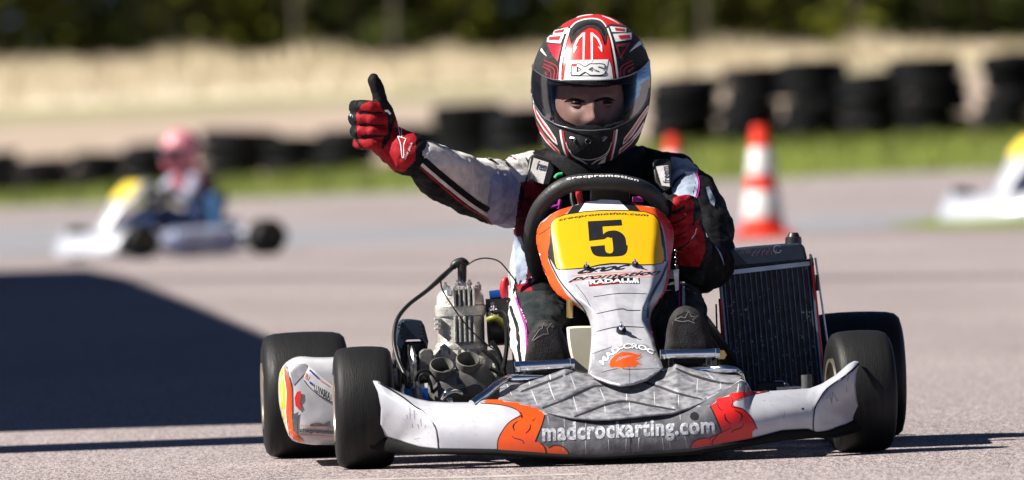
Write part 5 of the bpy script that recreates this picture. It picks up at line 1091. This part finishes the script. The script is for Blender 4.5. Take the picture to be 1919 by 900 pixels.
lettering(FHV, 'iXS', quadfn(*hA((510, 738), (905, 735), (905, 592), (510, 596))), M_INK, helm, .075, .0034, sp=.86)
lettering(FHV, 'iXS', quadfn(*hA((520, 728), (893, 724), (893, 604), (522, 606))), M_WPRINT, helm, .045, .0044, sp=.88)
D_('badge_dot', [hA((520, 600), (572, 598), (575, 622), (540, 632), (520, 622))], M_RED, .0054)
D_('chin_stripe', [hB((80, 170), (110, 250), (160, 330), (230, 420), (320, 560), (340, 630), (290, 590), (190, 470), (120, 350), (85, 240)), hB((100, 350), (130, 420), (230, 560), (350, 680), (378, 735), (330, 710), (220, 600), (140, 480)), hB((1020, 625), (1035, 560), (1120, 450), (1200, 330), (1290, 210), (1300, 250), (1220, 380), (1130, 520), (1050, 605)), hB((975, 725), (990, 670), (1090, 590), (1180, 480), (1290, 310), (1310, 220), (1305, 330), (1220, 480), (1110, 620), (1030, 690))], M_WPRINT, .0016)
D_('chin_stripe', [hB((95, 210), (120, 290), (180, 385), (250, 480), (310, 570), (318, 600), (280, 560), (190, 440), (120, 330), (95, 250)), hB((110, 385), (150, 450), (240, 575), (345, 685), (362, 718), (320, 690), (220, 580), (150, 480)), hB((1030, 600), (1042, 570), (1130, 455), (1210, 335), (1285, 235), (1290, 250), (1215, 370), (1125, 510), (1055, 590)), hB((985, 710), (1000, 680), (1100, 595), (1190, 490), (1290, 340), (1295, 350), (1210, 480), (1105, 610), (1030, 680))], M_RED, .0024)
D_('chin_line', [ribbon(hB((368, 470), (378, 560), (410, 690), (452, 802)), 3.2), ribbon(hB((962, 465), (950, 570), (925, 690), (900, 800)), 3.0), ribbon(hB((425, 600), (460, 690), (530, 755), (660, 785), (790, 755), (870, 690), (905, 600)), [1, 1.6, 1]), ribbon(hB((462, 680), (500, 745), (600, 800), (665, 845)), [1.5, 2.4]), ribbon(hB((885, 670), (840, 745), (740, 800), (685, 845)), [1.5, 2.4])], M_WPRINT, .0016)
D_('chin_line', [ribbon(hB((392, 480), (405, 570), (440, 700), (468, 808)), 3.4), ribbon(hB((938, 475), (925, 570), (905, 690), (882, 805)), 3.4)], mat('dark_red_print', (0.42, 0.015, 0.03), 0.25), .0018)
D_('chin_patch', [hB((505, 785), (600, 840), (510, 820)), hB((850, 745), (835, 820), (750, 835))], M_WPRINT, .0018)
D_('chin_vent', [hB((425, 500), (560, 520), (780, 520), (905, 490), (890, 620), (820, 720), (660, 765), (520, 720), (450, 630))], M_LINER, .0012)
v0 = FHV.ray_cast(CK, (KI3 @ ray(*hB((658, 592))[0])).normalized())[0]
MB().lathe([(.004, .001), (.0055, .003), (.007, .001), (.0045, .0)], v0, (0, -1, 0), 18).build('vent_knob', mat('dark_chrome', (0.2, 0.2, 0.22), 0.2, metal=.9, var=.2), helm)
for q in (((470, 555), (520, 565), (510, 600)), ((800, 560), (850, 545), (815, 590))):
    a = [FHV.ray_cast(CK, (KI3 @ ray(*p)).normalized())[0] + Vector((0, -.003, 0)) for p in hB(*q)]; MB().tube(a, .0022, 6).build('vent_grille', M_HUB, helm)

# ---- gloves
M_GR = mat('glove_red', (0.36, 0.010, 0.017), 0.65, spec=.15, var=0.35, vscale=60, bump=0.2, bscale=500)
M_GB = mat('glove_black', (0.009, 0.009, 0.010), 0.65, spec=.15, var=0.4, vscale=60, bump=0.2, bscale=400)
hd = .335
def hand(fingers, extra, name, red_polys, black_polys, lab):
    ch = fingers + extra; co, fs = fused(ch, [], .0028, 4, .0016, 60.0, 5.0, (1, 1, 1), .0018)
    fc = np.array([co[list(f)].mean(0) for f in fs]); FP = kproj(fc); zn = np.ones(len(fs), int)
    for p in red_polys: zn[inside(FP, p)] = 0
    for p in black_polys: zn[inside(FP, p)] = 1
    o = mk(name, [Vector(c) for c in co], fs, None, drv, True, fmat=zn, mats=[M_GR, M_GB], label=lab); return o
q8 = crop(640, 120, 4.2875)
F4 = []
for i, (y, xl, xr2, rr) in enumerate(((201, 672, 716, .0138), (224, 672, 722, .0146), (248, 673, 722, .0140), (270, 677, 716, .0126))):
    F4.append([(K(xl - 6, y - 1, hd + .045), rr * 1.05), (K(xl, y - 1, hd + .006), rr), (K((xl + xr2) / 2, y, hd - .004), rr), (K(xr2, y + 1, hd + .008), rr * .95), (K(xr2 + 2, y + 2, hd + .035), rr * .9)])
thumb = [[(K(728, 240, hd + .035), .021), (K(724, 212, hd + .018), .0175), (K(714, 190, hd + .010), .0148), (K(706, 165, hd + .008), .0146), (K(700, 149, hd + .008), .0140)]]
palm = [[(K(678, 212, hd + .055), .022), (K(684, 262, hd + .055), .021)], [(K(712, 212, hd + .045), .024), (K(714, 268, hd + .048), .024)], [(K(690, 240, hd + .06), .028), (K(722, 262, hd + .05), .03)],
        [(K(718, 262, hd + .045), .034), (K(742, 276, hd + .03), .0425), (K(764, 288, hd + .02), .0485)]]
gl1 = hand(F4, thumb + palm, 'glove', [q8((118, 400), (160, 330), (220, 300), (300, 305), (325, 360), (370, 420), (375, 560), (335, 600), (320, 690), (220, 700), (150, 650), (125, 560)), q8((430, 440), (540, 490), (600, 590), (590, 780), (500, 870), (380, 850), (290, 800), (235, 700), (330, 690), (390, 600), (415, 500)), q8((100, 600), (150, 670), (200, 700), (90, 660))], [], 'red and black glove raised with the thumb up')
GV = bvh_of(gl1)
decal('finger_gap_shade', GV, [q8((135, 385), (170, 378), (240, 385), (330, 385), (330, 400), (240, 402), (160, 405), (135, 398)), q8((140, 485), (180, 475), (260, 485), (350, 492), (350, 502), (230, 500), (150, 503)), q8((155, 575), (200, 568), (300, 570), (365, 575), (350, 588), (230, 595), (185, 610), (160, 600))], M_GB, gl1, .0012, 3)  # black finger sides and the shade between them, painted as decals
decal('glove_emblem', GV, [ribbon(q8((448, 470), (470, 575)), 1.3), ribbon(q8((452, 578), (480, 590), (520, 600)), 1.3), ribbon(q8((452, 580), (475, 650), (485, 740), (500, 745), (500, 650), (518, 600)), 1.4), ribbon(q8((478, 490), (485, 590)), 1.2)], M_WPRINT, gl1, .0018, 3)
lettering(GV, 'one pink', quadfn(*q8((520, 775), (578, 640), (556, 620), (500, 755))), M_WPRINT, gl1, .0, .0018)
decal('glove_mark', GV, [q8((68, 400), (92, 412), (90, 430), (68, 420)), q8((345, 370), (375, 368), (400, 400), (385, 410), (370, 390), (350, 385))], M_WPRINT, gl1, .0018, 3)
# hand closed round the wheel rim
h2 = .335; F5 = []
for i, (y, xl, xr2, rr) in enumerate(((381, 1256, 1288, .0145), (407, 1258, 1292, .0148), (431, 1262, 1292, .0142), (455, 1268, 1292, .013))):
    F5.append([(K(xl - 8, y + 4, h2 + .04), rr * .9), (K(xl, y + 3, h2 + .004), rr), (K((xl + xr2) / 2, y, h2 - .008), rr), (K(xr2, y - 3, h2 + .006), rr * 1.05), (K(xr2 + 8, y, h2 + .045), rr * 1.1)])
ex = [[(K(1294, 392, h2 + .055), .024), (K(1296, 448, h2 + .05), .026)], [(K(1240, 388, h2 + .045), .013), (K(1262, 378, h2 + .05), .016), (K(1285, 390, h2 + .055), .02)], [(K(1295, 440, h2 + .05), .032), (K(1298, 464, h2 + .05), .040), (K(1301, 480, h2 + .075), .044)]]
gl2 = hand(F5, ex, 'glove', [[(1262, 370), (1275, 360), (1290, 365), (1300, 380), (1298, 450), (1288, 468), (1262, 465), (1255, 420)], [(1296, 430), (1308, 410), (1320, 440), (1322, 470), (1310, 500), (1270, 498), (1266, 470), (1290, 468)]], [], 'red and black glove gripping the steering wheel')
G2 = bvh_of(gl2)
decal('finger_gap_shade', G2, [[(1257, 397), (1270, 392), (1284, 384), (1284, 391), (1270, 400), (1258, 404)], ribbon([(1258, 420), (1270, 416), (1284, 408)], 3), ribbon([(1262, 444), (1274, 440), (1286, 434)], 2.6), ribbon([(1268, 466), (1282, 462), (1292, 452)], 3)], M_GB, gl2, .0014, 3)  # black decals paint the dark between the gripping fingers
decal('glove_mark', G2, [ribbon([(1296, 448), (1304, 436)], 1.6), ribbon([(1302, 440), (1305, 428)], 1.4)], M_WPRINT, gl2, .0018, 3)

# ---- shoes, soles to the camera
def shoe(out, d, star):
    o2 = sm2(out, 5, True); o2 = resample(o2 + [o2[0]], 60)[:-1]; c = np.mean(o2, axis=0); rr_ = lambda s, dd, sh=0: [K(*(c + (np.array(p) - c) * s + np.array((0, sh))), dd) for p in o2]
    o = MB().loft([rr_(.6, d - .004), rr_(.86, d - .002), rr_(.96, d + .004), rr_(1, d + .014), rr_(1, d + .03), rr_(.96, d + .05, 3), rr_(.88, d + .08, 8), rr_(.78, d + .11, 14), rr_(.66, d + .15, 18)][::-1]).build('shoe', mat('shoe_suede', (0.036, 0.036, 0.037), 0.75, spec=.15, col2=(0.02, 0.016, 0.017), vscale=40, bump=.2, bscale=300), drv, True)
    t_ = bvh_of(o); decal('shoe_emblem', t_, [ribbon(star, 1.3, False)], mat('pale_grey_print', (0.32, 0.31, 0.29), 0.6, var=.3), o, .0018, 3)
    decal('toe_scuff', t_, [[(x + (c[0] - x) * .10, y + (c[1] - y) * .10) for x, y in out[2:6]] + [(x + (c[0] - x) * .2, y + (c[1] - y) * .2) for x, y in out[5:1:-1]]], mat('scuffed_suede', (0.075, 0.07, 0.066), 0.85, col2=(0.03, 0.03, 0.03), vscale=120), o, .0012, 3); return o
shoe([(986, 690), (988, 645), (995, 620), (1008, 604), (1024, 599), (1042, 606), (1056, 625), (1066, 655), (1070, 690), (1028, 694)], -.062, n3((100, 290), (180, 170), (215, 150), (232, 95), (255, 130), (325, 95), (270, 155), (285, 215), (230, 218), (165, 255), (110, 295)))
shoe([(1248, 672), (1247, 640), (1252, 605), (1264, 582), (1282, 573), (1302, 578), (1318, 592), (1330, 620), (1338, 650), (1340, 674), (1294, 678)], -.062, [(1264, 600), (1276, 594), (1284, 596), (1290, 584), (1296, 594), (1308, 592), (1298, 599), (1302, 606), (1290, 601), (1278, 603), (1264, 600)])

# ================================================================== KARTS FARTHER BACK
def far_kart(cols, label, loc, yaw):
    mb_, mpl, mpod = cols
    t = thing('racing_kart', label, 'kart', group='karts on the far stretch of track')
    def wh(x, y, r, wd):
        ax = Vector((1, 0, 0)); c = Vector((x, y, r)); h = wd / 2
        rim = MB().lathe([(.068, -h), (.068, -h * .8), (.05, -h * .6), (.02, -h * .2), (.02, h * .2), (.05, h * .6), (.068, h * .8), (.068, h)], c, ax, 24).build('wheel', mat('yellow_rim', (0.10, 0.09, 0.04), 0.4, metal=.3, var=.2), t)
        MB().lathe([(.066, -h * .85), (.09, -h), (r - .02, -h), (r, -h * .75), (r, h * .75), (r - .02, h), (.09, h), (.066, h * .85)], c, ax, 32).build('tyre', M_RUB, rim, True)
    for s in (-1, 1): wh(s * .53, 0, .13, .13); wh(s * .6, 1.05, .138, .2)
    rows = []
    for i in range(9):
        v = i / 8; row = []
        for j in range(33):
            u = -1 + j / 16; w_ = abs(u); top = .20 + .05 * max(0, w_ - .75) / .25 - .0 * w_
            row.append(Vector((u * .52, -.34 + .15 * w_ ** 2.4 + .11 * v ** 2.2, .035 + (top - .035) * v)))
        rows.append(row)
    bp = MB().grid(rows).build('front_bumper', mb_, t, True, solid=.008)
    MB().grid([[Vector((x * (.30 - .12 * v), -.24 + .22 * v + .03 * x * x, .17 + .06 * v - .02 * x * x)) for x in np.linspace(-1, 1, 13)] for v in np.linspace(0, 1, 7)]).build('hood_panel', mb_, t, True, solid=.005)
    prof = [(.0, .075, -.08, .21), (.25, .085, -.02, .30), (.5, .10, .05, .40), (.75, .19, .14, .49), (1, .185, .25, .58)]
    rows = []
    for v in np.linspace(0, 1, 14):
        hw, y, z = (np.interp(v, [p[0] for p in prof], [p[k] for p in prof]) for k in (1, 2, 3)); rows.append([Vector((u * hw, y + .07 * max(0, abs(u) - .6) ** 1.3, z)) for u in np.linspace(-1, 1, 15)])
    ns = MB().grid(rows).build('nose_fairing', mb_, t, True, solid=.006)
    MB().grid([[p + Vector((0, -.012, .008)) for p in r_[2:13]] for r_ in rows[8:]]).build('number_plate', mpl, ns, True, solid=.004)
    for s in (-1, 1):
        R2 = []
        for y, k in ((.20, .55), (.24, .9), (.30, 1), (.70, 1), (.78, .85)):
            R2.append([Vector((s * .56 + .13 * k * math.copysign(abs(math.cos(a)) ** .6, math.cos(a)), y, .125 + .105 * k * math.copysign(abs(math.sin(a)) ** .6, math.sin(a)))) for a in np.linspace(0, 6.283, 25)[:-1]])
        MB().loft(R2).build('side_pod', mpod, t, True)
    fr = MB()
    for s in (-1, 1): fr.tube([(s * .16, -.2, .08), (s * .2, 0, .06), (s * .33, .3, .06), (s * .33, 1.2, .07)], .015, 8)
    fr.tube([(-.6, 1.05, .135), (.6, 1.05, .135)], .02, 8, smooth=False); fr.build('chassis_frame', M_HUB, t)
    sw = MB().tube([(.16 * math.cos(a), .40 - .1 * math.sin(a), .48 + .12 * math.sin(a)) for a in np.linspace(0, 6.283, 17)[:-1]], .017, 8, closed=True, res=2).build('steering_wheel', M_BLACK, t, True)
    MB().tube([(0, .40, .48), (0, .2, .25), (0, .1, .08)], .011, 8, smooth=False).build('steering_column', M_HUB, t)
    MB().grid([[Vector((-.19 * math.cos(a), .68 + .24 * math.sin(a) + z * .25, z)) for a in np.linspace(0, math.pi, 17)] for z in (.06, .2, .35, .48)]).build('seat', M_BLACK, t, True, solid=.006)
    MB().loft([sq(-.32, .78, z, rx, ry) for z, rx, ry in ((.06, .09, .11), (.2, .09, .11), (.22, .055, .06), (.34, .052, .058), (.36, .04, .045))]).build('engine', M_ALU, t)
    MB().tube([(-.30, .95, .2), (-.36, 1.15, .24), (-.30, 1.32, .24)], [.03, .05, .03], 12).build('exhaust', M_CHROME, t)
    MB().box((.33, .72, .30), (.26, .04, .36)).build('radiator', mat('far_radiator_blue', (0.03, 0.09, 0.2), 0.4, var=.2), t, bevel=.01)
    MB().tube([(-.5, 1.25, .15), (0, 1.3, .16), (.5, 1.25, .15)], .05, 10).build('rear_bumper', mpod, t)
    t.location = loc; t.rotation_euler = (0, 0, yaw); return t
def far_driver(label, loc, yaw, ms, mh):
    t = thing('person', label, 'person')
    ch = [[((-.17, .70, .58), .07), ((-.26, .56, .45), .06), ((-.16, .42, .50), .045)], [((.17, .70, .58), .07), ((.26, .56, .45), .06), ((.16, .42, .50), .045)],
          [((-.1, .85, .16), .09), ((-.17, .42, .34), .07), ((-.15, .02, .17), .045)], [((.1, .85, .16), .09), ((.17, .42, .34), .07), ((.15, .02, .17), .045)],
          [((0, .86, .16), .13), ((0, .86, .36), .14), ((0, .78, .56), .12), ((0, .70, .70), .06)], [((-.16, .70, .58), .075), ((0, .76, .58), .11), ((.16, .70, .58), .075)]]
    co, fs = fused(ch, [], .014, 4); fc = np.array([co[list(f)].mean(0) for f in fs])
    zn = np.zeros(len(fs), int); zn[(fc[:, 2] > .48) & (fc[:, 1] > .5)] = 1; zn[(fc[:, 2] > .44) & (fc[:, 1] < .66) & (np.abs(fc[:, 0]) > .12) & (fc[:, 1] > .45)] = 2; zn[(fc[:, 1] < .10)] = 3; zn[(fc[:, 1] < .47) & (fc[:, 2] > .42)] = 3
    mk('body', [Vector(c) for c in co], fs, None, t, True, fmat=zn, mats=ms)
    b = MB(); rows = []
    for z, rx, fy, by in ((.655, .07, .10, .07), (.68, .09, .14, .09), (.73, .108, .165, .12), (.80, .125, .165, .145), (.86, .128, .155, .15), (.91, .115, .135, .135), (.95, .085, .10, .10), (.975, .04, .05, .05)):
        rows.append([Vector((rx * math.cos(a), .66 + (fy if math.sin(a) < 0 else by) * math.sin(a), z)) for a in np.linspace(0, 6.283, 33)[:-1]])
    h = b.loft(rows).build('helmet', mh, t, True)
    MB().grid([[Vector(((rx + .004) * math.cos(a), .66 + (fy + .004) * math.sin(a), z)) for a in np.linspace(math.pi * 1.12, math.pi * 1.88, 17)] for z, rx, fy in ((.745, .112, .166), (.78, .121, .167), (.82, .127, .164), (.845, .128, .158))]).build('visor', mat('far_visor', (0.02, 0.02, 0.025), 0.1, coat=.5, var=.2), h, True)
    t.location = loc; t.rotation_euler = (0, 0, yaw); t.scale = (.86, .86, .86); return t
M_FW = mat('far_white', (0.42, 0.43, 0.48), 0.3, coat=.4, var=.1, vscale=8); M_FY = mat('far_yellow', (0.8, 0.6, 0.06), 0.35, var=.1); M_FB = mat('far_blue', (0.03, 0.07, 0.2), 0.6, col2=(.01, .015, .04), vscale=9)
M_FP = mat('far_pink_red', (0.5, 0.025, 0.06), 0.35, coat=.3, col2=(0.6, .26, .3), vscale=9); M_FS = mat('far_silver', (0.46, 0.48, 0.56), 0.3, coat=.3, col2=(.10, .12, .22), vscale=7)
g = ground(312, 483); yaw = R(-60)
fk = far_kart((M_FW, M_FY, M_FS), 'silver white kart with yellow number plate blurred on the track at left', (0, 0, 0), 0)
off = Matrix.Rotation(yaw, 3, 'Z') @ Vector((0, .43, 0)); L1 = Vector((g.x, g.y, 0)) - off
fk.location = L1; fk.rotation_euler = (0, 0, yaw); fk.scale = (.86, .86, .86)
fd = far_driver('blurred kart driver in blue suit and pink helmet on the left kart', L1, yaw, [M_FB, mat('far_red_top', (0.42, 0.05, 0.07), 0.6, col2=(0.02, .02, .05), vscale=7), mat('far_white_sleeve', (0.30, 0.31, 0.40), 0.6, var=.3), M_BLACK], M_FP)
g2 = ground(1848, 424); fk2 = copy_tree(fk); yaw2 = R(-56); fk2['label'] = 'pale kart with yellow number plate entering the picture at the right edge'
off2 = Matrix.Rotation(yaw2, 3, 'Z') @ Vector((0, -.2, 0)); L2 = Vector((g2.x, g2.y, .0)) - off2; fk2.location = L2; fk2.rotation_euler = (0, 0, yaw2); fk2.scale = (1.05, 1.05, 1.05)
fd2 = copy_tree(fd); fd2.location = L2; fd2.rotation_euler = (0, 0, yaw2); fd2.scale = (1.05, 1.05, 1.05); fd2['label'] = 'kart driver on the kart at the right edge'
